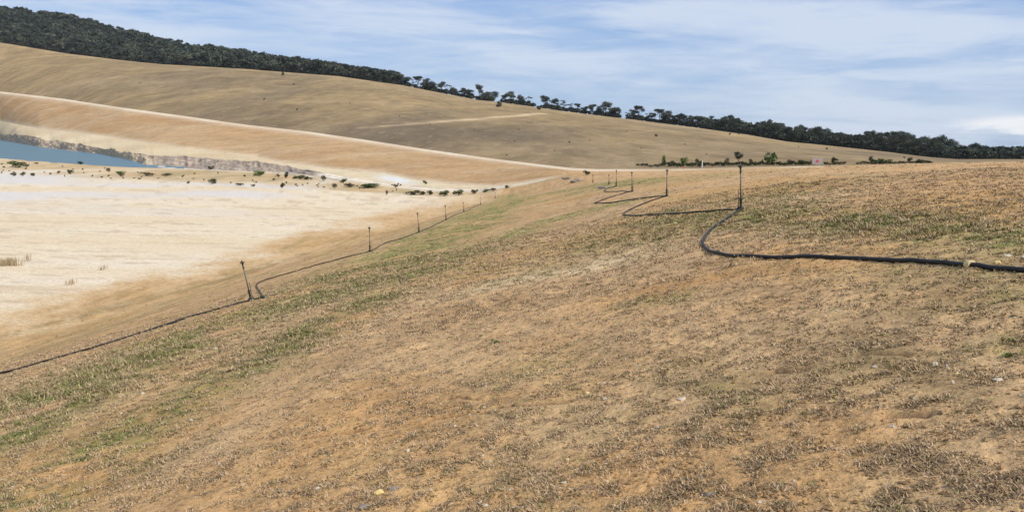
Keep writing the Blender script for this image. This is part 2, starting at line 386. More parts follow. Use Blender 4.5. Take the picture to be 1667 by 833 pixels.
# ------------------------------------------------------------------ near sheet
th_in = np.radians(np.linspace(-37, 50, 1300))
th_l = np.radians(np.linspace(-180, -37.6, 70)); th_r = np.radians(np.linspace(50.6, 180, 70))
TH = np.concatenate([th_l, th_in, th_r]); NC = len(TH)
rA, _ = lv('A', TH)
q1 = np.geomspace(.25, 3.2, 14, endpoint=False); q2 = np.geomspace(3.2, 1, 1)
def rows_for(ra):
    t = np.linspace(0, 1, 560)
    # dense near the camera, pixel-like spacing further out
    a = 1/3.2; b = 1/ra; s = t*(1-.0)
    r1 = 1/(a+(b-a)*s); r2 = 3.2*(ra/3.2)**s
    return np.concatenate([q1, .45*r1+.55*r2])
RR = np.stack([rows_for(a) for a in rA], 1)
Xg = RR*np.sin(TH)[None]; Yg = RR*np.cos(TH)[None]
Zg = height(Xg, Yg)
cg, gg = near_colour(Xg, Yg, Zg)
V = np.stack([Xg, Yg, Zg], -1).reshape(-1, 3)
struct(mesh_np('ground', V, grid_faces(RR.shape[0], NC), M_near, cols=cg.reshape(-1, 3)))

# ------------------------------------------------------------------ bands beyond
KEYS = ['A', 'B', 'C', 'D', 'E', 'F', 'G', 'J', 'U']
NSUB = {'A': 30, 'B': 30, 'C': 34, 'D': 14, 'E': 50, 'F': 5, 'G': 150, 'J': 40}
def band(k):
    k2 = KEYS[KEYS.index(k)+1]; ra, za = lv(k, TH); rb, zb = lv(k2, TH)
    rb = np.maximum(rb, ra*1.004)
    t = np.linspace(0, 1, NSUB[k]+1)[:, None]
    R = ra*(rb/ra)**t if k in 'GJ' else ra+(rb-ra)*t
    tt = (R-ra)/(rb-ra); Z = za+(zb-za)*tt
    X = R*np.sin(TH); Y = R*np.cos(TH); e = np.clip(np.sin(np.pi*tt), 0, 1)**.6*np.ones_like(R)
    return X, Y, Z, t+0*R, e


thp = lambda px, py=230: math.atan2(ray(px, py)[0], 1)
TH_T = thp(252, 272); TH_SLOPE = thp(905, 285)
TT = np.broadcast_to(TH[None], (1, NC))
B = {}
# A-B planted strip
X, Y, Z, t, e = band('A'); Z = Z+e*fbm(X*.25, Y*.12, 4, 201)*.5
gr = sstep(TH_SLOPE-.02, TH_SLOPE+.02, TT+0*X)
n1 = fbm(X*.09, Y*.03, 4, 205); n2 = fbm(X*.5, Y*.12, 4, 206)
c = mixc(np.zeros(X.shape+(3,))+np.array([.60, .46, .28]), .4+2.2*n1, (.52, .35, .18)); c = mixc(c, sstep(.0, .22, n2+.5*n1)*.6, (.34, .28, .14)); c = mixc(c, sstep(.12, .3, -n1)*.7, (.70, .63, .50))
fade = np.exp(-t*9)*(1-gr)
nc_, _g = near_colour(X, Y, Z); c = c+(nc_-c)*np.maximum(gr, fade)[..., None]
B['strip'] = (X, Y, Z); struct(mesh_np('gravel_flat', np.stack([X, Y, Z], -1).reshape(-1, 3), grid_faces(X.shape[0], NC), M_mid, cols=c.reshape(-1, 3)))
# B-C pond bed / right of the pond a low bank
X, Y, Z, t, e = band('B'); pond = sstep(TH_T+.004, TH_T-.012, TT+0*X)
Z = Z-np.minimum(3.0, e**2*3.0)*pond+e*fbm(X*.3, Y*.1, 3, 211)*.5*(1-pond)*(1-gr[:1])
grB = sstep(TH_SLOPE-.02, TH_SLOPE+.02, TT+0*X)
n1 = fbm(X*.1, Y*.05, 4, 215)
c = mixc(np.zeros(X.shape+(3,))+np.array([.68, .56, .40]), .5+2.5*n1, (.50, .41, .29)); c = mixc(c, sstep(.1, .3, n1), (.66, .60, .50))
nc_, _g = near_colour(X, Y, Z); c = c+(nc_-c)*grB[..., None]
struct(mesh_np('pond_bed', np.stack([X, Y, Z], -1).reshape(-1, 3), grid_faces(X.shape[0], NC), M_mid, cols=c.reshape(-1, 3)))
B['bed'] = (X, Y, Z)
# C-D rock bank
X, Y, Z, t, e = band('C'); grC = sstep(thp(500, 275), thp(540, 275), TT+0*X)
dist = np.hypot(X, Y)
rk = fbm(X*.16+t*2.5, Y*.07+t*3.5, 5, 221, .65); Z = Z+e*rk*(4.5)*(dist/300)*(1-grC)
Z = Z+e*np.where(t > .3, 1, 0)*.0
n1 = fbm(X*.05+t, Y*.02+t*2, 4, 225); n2 = fbm(X*.35+t*3, Y*.15+t*6, 4, 226)
c = mixc(np.zeros(X.shape+(3,))+np.array([.54, .43, .31]), .4+2.6*n2, (.33, .265, .20))
palem = np.clip(np.exp(-((TT-thp(212, 250))/.022)**2)*.9+np.exp(-((TT-thp(135, 250))/.012)**2)*.5, 0, 1)+0*X
c = mixc(c, palem+1.6*n1+.3*np.maximum(0, n2)*3, (.58, .46, .31)); c = mixc(c, sstep(.10, .25, n2), (.60, .50, .36))
gm_ = sstep(thp(235), thp(262), TT+0*X)*(1-grC); c = mixc(c, gm_*(.75+1.2*n2), (.30, .245, .20)); c = mixc(c, grC, (.60, .47, .30)); c = mixc(c, grC*np.clip(n1*4, 0, 1), (.76, .70, .60))
gr2 = sstep(TH_SLOPE-.02, TH_SLOPE+.02, TT+0*X); nc_, _g = near_colour(X, Y, Z); c = c+(nc_-c)*gr2[..., None]
B['bank'] = (X, Y, Z); struct(mesh_np('rock_bank', np.stack([X, Y, Z], -1).reshape(-1, 3), grid_faces(X.shape[0], NC), M_rock, cols=c.reshape(-1, 3)))
# D-E terrace
X, Y, Z, t, e = band('D'); n1 = fbm(X*.05, Y*.02, 4, 235); n2 = fbm(X*.3, Y*.1+t*3, 4, 236)
c = mixc(np.zeros(X.shape+(3,))+np.array([.66, .54, .35]), .4+2*n1, (.56, .42, .25)); c = mixc(c, sstep(.12, .3, n2)*.6, (.50, .42, .3))
wht = np.exp(-((TT-thp(645, 289))/.018)**2)*np.exp(-((t-.45)/.35)**2); c = mixc(c, wht*1.3, (.70, .69, .66))
gr2 = sstep(TH_SLOPE-.02, TH_SLOPE+.02, TT+0*X); nc_, _g = near_colour(X, Y, Z); c = c+(nc_-c)*gr2[..., None]
Z = Z+e*n2*.5*(1-gr2)
B['terrace'] = (X, Y, Z); struct(mesh_np('terrace', np.stack([X, Y, Z], -1).reshape(-1, 3), grid_faces(X.shape[0], NC), M_mid, cols=c.reshape(-1, 3)))
# E-F batter face with rills
X, Y, Z, t, e = band('E'); dist = np.hypot(X, Y)
sx = Y/K; ru = vnoise(sx*.05+t*.7, t*1.3+3.1, 241)+.6*vnoise(sx*.13+t*1.5, t*2.0+8.1, 242)+.4*vnoise(sx*.33+t*3.2, t*3.0+1.7, 243); ru = ru/1.9-.5
gr2 = sstep(TH_SLOPE-.02, TH_SLOPE+.02, TT+0*X)
Z = Z+e*ru*1.0*(dist/400)*(1-gr2)
n1 = fbm(X*.02, Y*.01+t, 4, 245)
c = mixc(np.zeros(X.shape+(3,))+np.array([.435, .262, .120]), .45+2.4*n1, (.48, .325, .172))
c = c*(1+.5*fbm(X*.12, Y*.12+t*9, 4, 247, .7)[..., None])
c = mixc(c, sstep(.02, .3, ru)*.35, (.60, .44, .27)); c = mixc(c, sstep(.02, .35, -ru)*.35, (.40, .225, .105))
c = mixc(c, np.exp(-((t-1)/.10)**2)*.45, (.66, .52, .37)); c = mixc(c, np.exp(-(t/.06)**2)*.6, (.7, .58, .42))
nc_, _g = near_colour(X, Y, Z); c = c+(nc_-c)*gr2[..., None]
B['face'] = (X, Y, Z); struct(mesh_np('embankment', np.stack([X, Y, Z], -1).reshape(-1, 3), grid_faces(X.shape[0], NC), M_face, cols=c.reshape(-1, 3)))
# F-G crest track
X, Y, Z, t, e = band('F'); n1 = fbm(X*.08, Y*.05, 3, 251)
c = mixc(np.zeros(X.shape+(3,))+np.array([.70, .59, .43]), .5+2*n1, (.62, .47, .32))
rt = sstep(thp(1330), thp(1350), TT+0*X); c = mixc(c, rt, (.46, .36, .23)); c = mixc(c, sstep(thp(1000), thp(1080), TT+0*X)*np.clip(.6+3*n1, 0, 1), (.48, .34, .19))
struct(mesh_np('dirt_track', np.stack([X, Y, Z], -1).reshape(-1, 3), grid_faces(X.shape[0], NC), M_mid, cols=c.reshape(-1, 3)))
# G-J far pasture hill
X, Y, Z, t, e = band('G'); Z = Z+e*fbm(X*.006, Y*.004, 3, 261)*np.hypot(X, Y)*.010
B['hill'] = (X, Y, Z)


def hitb(px, py, key='hill'):
    X, Y, Z = B[key]; d = ray(px, py); th = math.atan2(d[0], d[1]); j = int(np.clip(np.searchsorted(TH, th), 1, NC-2))
    if abs(TH[j-1]-th) < abs(TH[j]-th): j -= 1
    r = np.hypot(X[:, j], Y[:, j]); s = Z[:, j]/r; sr = d[2]/math.hypot(d[0], d[1])
    k = int(np.argmax(s >= sr)) if (s >= sr).any() else len(s)-1
    k = max(k, 1); w = (sr-s[k-1])/(s[k]-s[k-1]+1e-12); w = min(1, max(0, w))
    rr = r[k-1]*(1-w)+r[k]*w
    return np.array([math.sin(th)*rr, math.cos(th)*rr, Z[k-1, j]*(1-w)+Z[k, j]*w])


tk = [tuple(hitb(*q)[:2]) for q in [(590, 208), (650, 204), (700, 199.5), (760, 195), (800, 191.5), (840, 189), (885, 185)]]
n1 = fbm(X*.008, Y*.0035, 4, 265); n2 = fbm(X*.03, Y*.008, 4, 266)
c = mixc(np.zeros(X.shape+(3,))+np.array([.222, .165, .080]), .5+2.4*n1, (.290, .215, .108)); c = mixc(c, sstep(.0, .28, n2+.3*n1)*.55, (.165, .132, .082)); c = mixc(c, sstep(.05,.3,fbm(X*.012+5, Y*.02, 4, 268))*.4, (.34,.26,.15))
c = mixc(c, sstep(.88, 1, t)*.5, (.38, .295, .17))
below = np.zeros(X.shape)
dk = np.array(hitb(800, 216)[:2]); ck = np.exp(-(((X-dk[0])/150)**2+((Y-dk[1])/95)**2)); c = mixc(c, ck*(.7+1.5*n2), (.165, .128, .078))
d = pline(X, Y, tk); run = np.interp(np.arctan2(X, Y), [thp(590), thp(700), thp(860)], [.3, .7, 1]); c = mixc(c, np.exp(-(d/3.2)**2)*run, (.50, .39, .24))
c = c*np.array([1.08, 1.02, .98])*(1+.7*fbm(X*.16, Y*.05, 4, 270, .7)[..., None])*(1+.5*fbm(X*.05, Y*.02, 4, 269, .7)[..., None])
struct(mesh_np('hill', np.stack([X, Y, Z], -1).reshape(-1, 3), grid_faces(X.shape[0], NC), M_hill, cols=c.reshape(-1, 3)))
# J-U wooded ground behind the ridge, then out to the horizon
X, Y, Z, t, e = band('J'); B['wood'] = (X, Y, Z)
ru_, zu_ = lv('U', TH); ts = np.linspace(0, 1, 24)[1:, None]; Rf = ru_*(4000/ru_)**ts
Zf = zu_+(-215-zu_)*sstep(0, 1, ts)
XF = np.concatenate([X, Rf*np.sin(TH)]); YF = np.concatenate([Y, Rf*np.cos(TH)]); ZF = np.concatenate([Z, Zf])
c = np.zeros(XF.shape+(3,))+np.array([.13, .115, .075])
struct(mesh_np('terrain', np.stack([XF, YF, ZF], -1).reshape(-1, 3), grid_faces(XF.shape[0], NC), M_hill, cols=c.reshape(-1, 3)))

# pond water: one level sheet, hidden under the banks at its rim
def water():
    ta = TH[(TH > thp(-900, 250)) & (TH < thp(300, 270))]
    rb, _ = lv('B', ta); rc, _ = lv('C', ta); w = np.linspace(-.02, 1.03, 12)[:, None]
    R = rb+(np.maximum(rc, rb*1.02)-rb)*w; X = R*np.sin(ta); Y = R*np.cos(ta); Z = 0*X+WATER*K+.0
    m = bpy.data.materials.new('pond_water'); m.use_nodes = True; t = NT(m.node_tree); b = t.n['Principled BSDF']
    b.inputs['Base Color'].default_value = (.06, .155, .195, 1); b.inputs['Roughness'].default_value = .3; b.inputs['Specular IOR Level'].default_value = .35; b.inputs['IOR'].default_value = 1.33
    tc = t.new('ShaderNodeTexCoord'); n = t.noise(t.map(tc.outputs['Object'], sc=(1, .5, 1)), .8, 5, .6)
    bp = t.new('ShaderNodeBump'); bp.inputs['Strength'].default_value = .5; bp.inputs['Distance'].default_value = .35; t.l.new(n, bp.inputs['Height']); t.l.new(bp.outputs[0], b.inputs['Normal'])
    struct(mesh_np('water', np.stack([X, Y, Z], -1).reshape(-1, 3), grid_faces(12, len(ta)), m))
water()


# ------------------------------------------------------------------ small mesh builders
def tube_np(pts, rad, seg=10, cap=True):
    P = np.asarray(pts, float); n = len(P); rad = np.broadcast_to(np.asarray(rad, float), (n,))
    T = np.gradient(P, axis=0); T /= np.linalg.norm(T, axis=1)[:, None]+1e-12
    ref = np.array([0, 0, 1.0]) if abs(T[:, 2]).mean() < .8 else np.array([1.0, 0, 0])
    A = np.cross(T, ref); A /= np.linalg.norm(A, axis=1)[:, None]+1e-12; Bn = np.cross(A, T)
    a = np.linspace(0, 2*math.pi, seg, endpoint=False)
    V = P[:, None]+rad[:, None, None]*(A[:, None]*np.cos(a)[None, :, None]+Bn[:, None]*np.sin(a)[None, :, None])
    V = V.reshape(-1, 3); F = []
    for i in range(n-1):
        for j in range(seg):
            j2 = (j+1) % seg; F.append((i*seg+j, i*seg+j2, (i+1)*seg+j2, (i+1)*seg+j))
    C = []
    if cap: C = [list(range(seg))[::-1], [(n-1)*seg+j for j in range(seg)]]
    return V, F, C


class MB:
    def __init__(s): s.v = []; s.f = []
    def add(s, V, F, C=()):
        o = len(s.v); s.v += [tuple(p) for p in V]; s.f += [tuple(i+o for i in q) for q in F]+[tuple(i+o for i in q) for q in C]; return s
    def tube(s, pts, rad, seg=10): return s.add(*tube_np(pts, rad, seg))
    def box(s, c, h, rot=0):
        cx, cy, cz = c; hx, hy, hz = h; V = []
        for dz in (-hz, hz):
            for dx, dy in ((-hx, -hy), (hx, -hy), (hx, hy), (-hx, hy)):
                V.append((cx+dx*math.cos(rot)-dy*math.sin(rot), cy+dx*math.sin(rot)+dy*math.cos(rot), cz+dz))
        return s.add(V, [(0, 3, 2, 1), (4, 5, 6, 7), (0, 1, 5, 4), (1, 2, 6, 5), (2, 3, 7, 6), (3, 0, 4, 7)])
    def build(s, name, mat, parent=None, smooth=True, link=True):
        me = bpy.data.meshes.new(name); me.from_pydata(s.v, [], s.f); me.update()
        for p in me.polygons: p.use_smooth = smooth and len(p.vertices) == 4
        if mat: me.materials.append(mat)
        o = bpy.data.objects.new(name, me)
        if link: COL.objects.link(o)
        if parent: o.parent = parent
        return o


def catmull(P, n=10):
    P = np.asarray(P, float); Q = np.vstack([2*P[0]-P[1], P, 2*P[-1]-P[-2]]); out = []
    for i in range(1, len(Q)-2):
        for t in np.linspace(0, 1, n, endpoint=False):
            out.append(.5*((2*Q[i])+(-Q[i-1]+Q[i+1])*t+(2*Q[i-1]-5*Q[i]+4*Q[i+1]-Q[i+2])*t*t+(-Q[i-1]+3*Q[i]-3*Q[i+1]+Q[i+2])*t**3))
    out.append(P[-1]); return np.array(out)


# ------------------------------------------------------------------ sprinklers on risers
def copy_tree(o, parent=None):
    c = o.copy(); COL.objects.link(c); c.parent = parent
    for ch in list(o.children): copy_tree(ch, c)
    return c


def make_sprinkler():
    root = empty('sprinkler', (0, 0, 0))
    MB().tube([(0, 0, -.06), (0, 0, .02), (0, 0, .03), (0, 0, .24), (0, 0, .26), (0, 0, .30)], [.036, .036, .030, .030, .038, .034], 12).tube([(-.06, 0, .035), (.0, 0, .035), (.07, 0, .035)], .041, 12).build('base_fitting', M_black, root)
    MB().tube([(0, 0, .29), (0, 0, .6), (0, 0, .92)], .0165, 10).build('riser', M_grey, root)
    MB().tube([(.045, .03, -.1), (.045, .03, .5)], .008, 6).build('stake', M_black, root)
    h = MB().tube([(0, 0, .90), (0, 0, .93), (0, 0, .94), (0, 0, 1.0), (0, 0, 1.02), (0, 0, 1.10), (0, 0, 1.12)], [.024, .026, .019, .019, .028, .024, .008], 12)
    h.tube([(0, 0, 1.03), (.03, .01, 1.055), (.06, .02, 1.08)], [.018, .016, .013], 10)
    head = h.build('sprinkler_head', M_black, root)
    a = MB(); a.box((-.02, 0, 1.085), (.034, .006, .008)); a.box((-.05, 0, 1.07), (.010, .016, .022)); a.tube([(0, 0, 1.08), (0, 0, 1.135)], .014, 8)
    a.build('drive_arm', M_grey, head)
    return root


RISERS = [  # px, py base, px, py top, dist along, label
    (1206, 341, 1203, 268, 'closest sprinkler on a tall grey riser, standing at the bend of the thick black pipe'),
    (1085, 320, 1085, 276, 'second sprinkler riser of the upper row, where the looping pipe comes back'),
    (1029, 312, 1028, 280, 'thin sprinkler riser on the green strip of the upper row, third from the pipe bend'),
    (1003, 303, 1003, 277, 'thin sprinkler riser in the upper row just before the far grey mounds'),
    (991, 300, 991, 284, 'faint short sprinkler riser far along the upper row beside the grey mounds'),
    (965, 297, 965, 284, 'last tiny sprinkler riser of the upper row near the dark round bush'),
    (409, 489, 396, 423, 'leaning sprinkler riser on the lower left slope with a small pipe loop at its foot'),
    (602, 410, 602, 369, 'upright sprinkler riser of the lower row next after the leaning one'),
    (682, 378, 680, 346, 'pale sprinkler riser of the lower row, third counting from the leaning one'),
    (726, 358, 725, 334, 'small sprinkler riser of the lower row in front of the bushes'),
    (755, 345, 754, 329, 'smaller sprinkler riser of the lower row right of the small one before the bushes'),
    (782, 333, 782, 321, 'tiny far sprinkler riser of the lower row below the dark bushes'),
    (806, 323, 806, 313, 'last barely visible sprinkler riser at the far end of the lower row')]
proto = make_sprinkler(); BASES = []
for i, (bx, by, tx, ty, lab) in enumerate(RISERS):
    o = proto if i == 0 else copy_tree(proto)
    p = hit(bx, by); BASES.append(p); D = p[1]
    hgt = math.hypot(tx-bx, ty-by)*D/FPX*1.01
    s = hgt/1.12
    if by < 305: s = min(s, 1.25)
    o.location = p; o.rotation_mode = 'ZYX'; o.rotation_euler = (0, math.atan2(tx-bx, by-ty)+(-ROLL), random.uniform(-.5, .5) if i else 2.6)
    # lean first about the view axis, then keep the head heading
    o.scale = (max(1, s*.9), max(1, s*.9), s)
    tag(o, lab, 'sprinkler', 'sprinklers on risers along the irrigation lines')
    print('riser', i, p.round(2), round(s, 2))


# ------------------------------------------------------------------ pipes on the ground
def pipe(pxs, rad, label, first=None, last=None, mat=M_blackpoly):
    P = [hit(*q)[:2] for q in pxs]
    if first is not None: P = [np.array(first[:2])]+P
    if last is not None: P = P+[np.array(last[:2])]
    C = catmull(P, 14); Z0 = height(C[:, 0], C[:, 1])+rad*.7; Z = Z0.copy()
    # a stiff pipe bridges small hollows
    for _ in range(30): Z[1:-1] = (Z[:-2]+Z[1:-1]*2+Z[2:])/4; Z = np.maximum(Z, Z0)
    V = np.column_stack([C, Z]); mb = MB(); mb.tube(V, rad, 12); o = mb.build('irrigation_pipe', mat)
    o.location = (0, 0, 0); return tag(o, label, 'pipe', 'black irrigation pipes lying on the slope'), V


R = .0245
main, mv = pipe([(3600, 640), (2700, 545), (2150, 486), (1900, 463), (1760, 451), (1667, 443), (1600, 437), (1540, 431), (1480, 426), (1400, 423), (1300, 420.5), (1220, 418.5), (1175, 415), (1152, 408), (1144, 399), (1148, 387), (1160, 374), (1178, 360), (1195, 350)], R, 'thick black pipe running in from the right edge and bending back to the closest sprinkler', last=BASES[0])
pipe([(1185, 342.5), (1130, 346), (1070, 350), (1030, 352), (1016, 350.5), (1022, 344), (1042, 335), (1062, 327)], R*.93, 'black pipe running left from the closest sprinkler and looping back to the second one', BASES[0], BASES[1])
pipe([(1070, 320.5), (1030, 325), (990, 331), (968, 331.5), (980, 326), (1008, 317)], R*.9, 'black pipe lying low between the second and third risers of the upper row', BASES[1], BASES[2])
pipe([(1018, 312), (990, 313), (985, 309)], R*.9, 'thin far pipe between third and fourth risers of the upper row', BASES[2], BASES[3])
pipe([(-420, 745), (-250, 685), (-90, 632), (0, 608), (80, 587), (160, 564), (250, 536), (330, 511), (385, 495)], R, 'black pipe climbing from the left edge of the picture to the leaning riser', last=BASES[6])
b = BASES[6]
lp = [tuple(b[:2]), (b[0]+.20, b[1]-.04), (b[0]+.25, b[1]+.35), (b[0]+.02, b[1]+.9)]
def pipe_xy(P, rad, label):
    C = catmull(P, 16); Z = height(C[:, 0], C[:, 1])+rad*.95
    V = np.column_stack([C, Z]); mb = MB(); mb.tube(V, rad, 12); return tag(mb.build('irrigation_pipe', M_blackpoly), label, 'pipe', 'black irrigation pipes lying on the slope')
rest = [tuple(hit(*q)[:2]) for q in [(418, 463), (438, 454), (470, 445), (510, 433), (560, 420)]]
pipe_xy(lp+rest+[tuple(BASES[7][:2])], R*.95, 'black pipe that loops beside the leaning riser and runs on to the next upright riser')
pipe([(612, 405), (632, 395), (655, 388)], R*.9, 'dark pipe between the upright riser and the pale third riser of the lower row', BASES[7], BASES[8])
pipe([(692, 374), (710, 365)], R*.9, 'dark pipe running from the pale third riser to the small riser before the bushes', BASES[8], BASES[9])
pipe([(735, 353), (747, 348)], R*.9, 'thin dark pipe between the two small risers in front of the bushes', BASES[9], BASES[10])
pipe([(765, 341), (775, 336)], R*.9, 'far thin pipe leading to the tiny riser below the dark bushes', BASES[10], BASES[11])
# yellow coupling on the main pipe
k = int(np.argmin([abs((v@Rv)/(v@f_)*FPX+833.5-1577) for v in mv])); dirv = (mv[k+1]-mv[k-1]); dirv /= np.linalg.norm(dirv)
M_yel = plain('yellow_plastic', (.62, .50, .24), .5)
mb = MB().tube([mv[k]-dirv*.035, mv[k]-dirv*.033, mv[k]+dirv*.033, mv[k]+dirv*.035], [.038, .044, .044, .038], 16)
o = mb.build('collar', M_yel, main)

# ------------------------------------------------------------------ leafy things
def leaf_cards(centres, size, nrm_jit=1.0, elong=1.6, seed=0):
    g = np.random.default_rng(seed); n = len(centres); a = g.normal(size=(n, 3)); a /= np.linalg.norm(a, axis=1)[:, None]
    b = np.cross(a, g.normal(size=(n, 3))); b /= np.linalg.norm(b, axis=1)[:, None]+1e-9
    s = size*g.uniform(.6, 1.4, n)[:, None]
    V = np.stack([centres-a*s*elong*.5, centres-b*s*.5, centres+a*s*elong*.5, centres+b*s*.5], 1).reshape(-1, 3)
    F = np.arange(4*n).reshape(-1, 4); return V, F


def tree_meshes(idx, kind, seed):
    """unit-height gum tree: (trunk mesh, crown mesh)"""
    g = np.random.default_rng(seed); mb = MB()
    lean = g.uniform(-.06, .06, 2); top = np.array([lean[0], lean[1], .62])
    tp = np.array([(0, 0, -.05), (lean[0]*.3, lean[1]*.3, .2), (lean[0]*.7, lean[1]*.7, .42), tuple(top)])
    mb.tube(catmull(tp, 4), np.linspace(.014, .007, 13), 7)
    nb = {'dense': 13, 'round': 10, 'umbrella': 8, 'sparse': 5, 'tall': 8}[kind]; cl = []
    for i in range(nb):
        a = i*2.4+g.uniform(-.5, .5)
        if kind == 'umbrella': rad = g.uniform(.06, .30); zc = g.uniform(.48, .9); rs = g.uniform(.11, .17); fl = .7
        elif kind == 'sparse': rad = g.uniform(.06, .30); zc = g.uniform(.5, .92); rs = g.uniform(.07, .12); fl = .6
        elif kind == 'tall': rad = g.uniform(.03, .15); zc = g.uniform(.45, .93); rs = g.uniform(.08, .13); fl = .8
        elif kind == 'round': rad = g.uniform(.05, .26); zc = g.uniform(.35, .86); rs = g.uniform(.11, .18); fl = .75
        else: rad = g.uniform(.05, .33); zc = g.uniform(.22, .85); rs = g.uniform(.13, .20); fl = .75
        c = np.array([rad*math.cos(a)+lean[0], rad*math.sin(a)+lean[1], zc]); cl.append((c, rs, fl))
        z0 = min(zc-.08, g.uniform(.25, .5)); st = np.array([lean[0]*z0/.6, lean[1]*z0/.6, z0])
        mb.tube(catmull([st, st*.5+c*.5+np.array([0, 0, -.03]), c], 3), np.linspace(.010, .004, 7), 5)
    trunk = mb.build('trunk', M_bark, link=False).data
    cs = []; cc = []
    for c, rs, fl in cl:
        n = int(250*(rs/.13)**2); d = g.normal(size=(n, 3)); d /= np.linalg.norm(d, axis=1)[:, None]; r = g.uniform(.15, 1, n)**.5*np.where(g.random(n) < .12, 1.3, 1)
        r = r*(1+.35*np.sin(d[:, 0]*5+c[0]*40)*np.sin(d[:, 2]*6+c[1]*30))
        p = c+d*(r*rs)[:, None]*np.array([1.15, 1.15, fl]); cs.append(p)
        base = np.array([.062, .072, .048])*g.uniform(.7, 1.35)+np.array([.012, .006, 0])*g.uniform(-1, 1)
        cc.append(base*g.uniform(.7, 1.4, n)[:, None])
    cs = np.concatenate(cs); cc = np.concatenate(cc)
    V, F = leaf_cards(cs, .028, seed=seed); me = mesh_np('crown', V, F, M_leaf, cols=np.repeat(cc, 4, 0), smooth=False, link=False)
    return trunk, me, cs, cc


KINDS = ['dense', 'round', 'umbrella', 'sparse', 'tall']
VAR = {k: [tree_meshes(i, k, 1000+KINDS.index(k)*10+i) for i in range(4)] for k in KINDS}


def place_tree(p, h, kind, w=1.0, label='', group=None, name='gum_tree', v=None):
    v = random.randrange(4) if v is None else v; tr, cr = VAR[kind][v][:2]
    root = empty(name, tuple(p), (0, 0, random.uniform(0, 6.28))); root.scale = (h*w, h*w, h)
    for nm, me in (('trunk', tr), ('crown', cr)):
        o = bpy.data.objects.new(nm, me); COL.objects.link(o); o.parent = root
    return tag(root, label, 'tree', group)


def ridge_pt(px, back=0.0):
    xs = [q[0] for q in RIDGE]; py = np.interp(px, xs, [q[1] for q in RIDGE]); D = np.interp(px, xs, [q[2] for q in RIDGE])
    p = at(px, py, D); th = math.atan2(p[0], p[1])
    if back > 0:
        ra, za = lv('J', np.array([th])); rb, zb = lv('U', np.array([th])); t = back/(rb[0]-ra[0]); t = min(t, .98)
        r = ra[0]+back; return np.array([math.sin(th)*r, math.cos(th)*r, za[0]+(zb[0]-za[0])*t])
    return p


# trees that stand apart on the skyline, left to right: px, height px, kind, width
SKY = [(648, 17, 'round', 1.2), (660, 14, 'dense', 1.2), (672, 12, 'sparse', 1.1), (681, 19, 'umbrella', 1.0), (693, 17, 'dense', 1.1), (704, 16, 'round', 1.2), (718, 18, 'umbrella', 1.0), (729, 14, 'sparse', 1.2), (740, 13, 'round', 1.2),
       (752, 14, 'umbrella', 1.1), (763, 13, 'dense', 1.2), (781, 23, 'tall', 1.0), (790, 13, 'dense', 1.3), (800, 14, 'dense', 1.3), (822, 13, 'round', 1.2), (833, 20, 'umbrella', .9), (849, 17, 'round', .9), (861, 14, 'sparse', 1.1),
       (885, 20, 'round', .85), (892, 14, 'sparse', 1), (903, 17, 'umbrella', .8), (918, 17, 'sparse', 1.1), (928, 12, 'sparse', 1.2), (940, 14, 'umbrella', .9), (952, 11, 'dense', 1.1), (964, 16, 'round', 1.0), (975, 15, 'dense', .9), (985, 23, 'round', .95), (997, 15, 'dense', 1.1),
       (1006, 16, 'round', .9), (1024, 14, 'sparse', 1.1), (1031, 15, 'round', 1.0), (1040, 23, 'umbrella', .9), (1054, 12, 'sparse', 1.0), (1062, 15, 'umbrella', 1.1), (1074, 22, 'umbrella', 1.0), (1083, 16, 'dense', 1.0), (1089, 22, 'umbrella', .9), (1100, 14, 'dense', 1.2), (1107, 19, 'round', 1.0), (1119, 17, 'dense', 1.2), (1131, 17, 'dense', 1.2), (1143, 19, 'round', 1.1)]
GW = {'dense': 'dense dark', 'round': 'rounded', 'umbrella': 'flat topped', 'sparse': 'thin see-through', 'tall': 'tall narrow'}
LM = [(0, 'on skyline left of the pale track'), (775, 'on skyline over the pale track'), (880, 'on skyline right of pale track end'), (1010, 'on skyline above the mid hill'), (1140, 'in wood above the hedge'), (1290, 'in wood above the red marked board'), (1440, 'in wood right of the board'), (1560, 'in wood under the bright cloud')]
ORD = ['first', 'second', 'third', 'fourth', 'fifth', 'sixth', 'seventh', 'eighth', 'ninth', 'tenth', 'eleventh', 'twelfth', 'thirteenth', 'fourteenth', 'fifteenth', 'sixteenth', 'seventeenth', 'eighteenth', 'nineteenth', 'twentieth']
cnt = {}
def tlabel(px, kind, row=''):
    lm = [t for a, t in LM if px >= a][-1]; key = (lm, kind, row); i = cnt.get(key, 0); cnt[key] = i+1
    return f"{ORD[min(i, 19)]} {GW[kind]} gum tree from left, {row}{lm}"
for px, hp, kind, w in SKY:
    p = ridge_pt(px, 4); h = (hp+2.5)*p[1]/FPX
    place_tree(p-np.array([0, 0, .2]), h, kind, w*1.12, tlabel(px, kind), 'gum trees along the ridge skyline')
# thicker wood from px 1150 to the right: a front row and two rows behind
def canopy(px): return np.interp(px, [1150, 1191, 1212, 1222, 1246, 1285, 1316, 1345, 1399, 1421, 1440, 1465, 1500, 1532, 1548, 1556, 1588, 1605, 1643, 1667, 1760], [190, 184, 193, 204, 193, 201, 201, 207, 214, 211, 214, 210, 218, 219, 225, 234, 230, 235, 236, 245, 250])
px = 1153.0
while px < 1745:
    base = np.interp(px, [q[0] for q in RIDGE], [q[1] for q in RIDGE]); kind = random.choice(['dense', 'dense', 'round', 'round', 'tall'])
    hp = (base-canopy(px))*random.uniform(.62, .92); p = ridge_pt(px, random.uniform(2, 10)); lab = tlabel(px, kind, 'front row ')
    place_tree(p-np.array([0, 0, .2]), hp*p[1]/FPX, kind, random.uniform(.95, 1.25), lab, 'gum trees in the front row of the right hand wood'); px += random.uniform(7.5, 11)
px = 1150.0
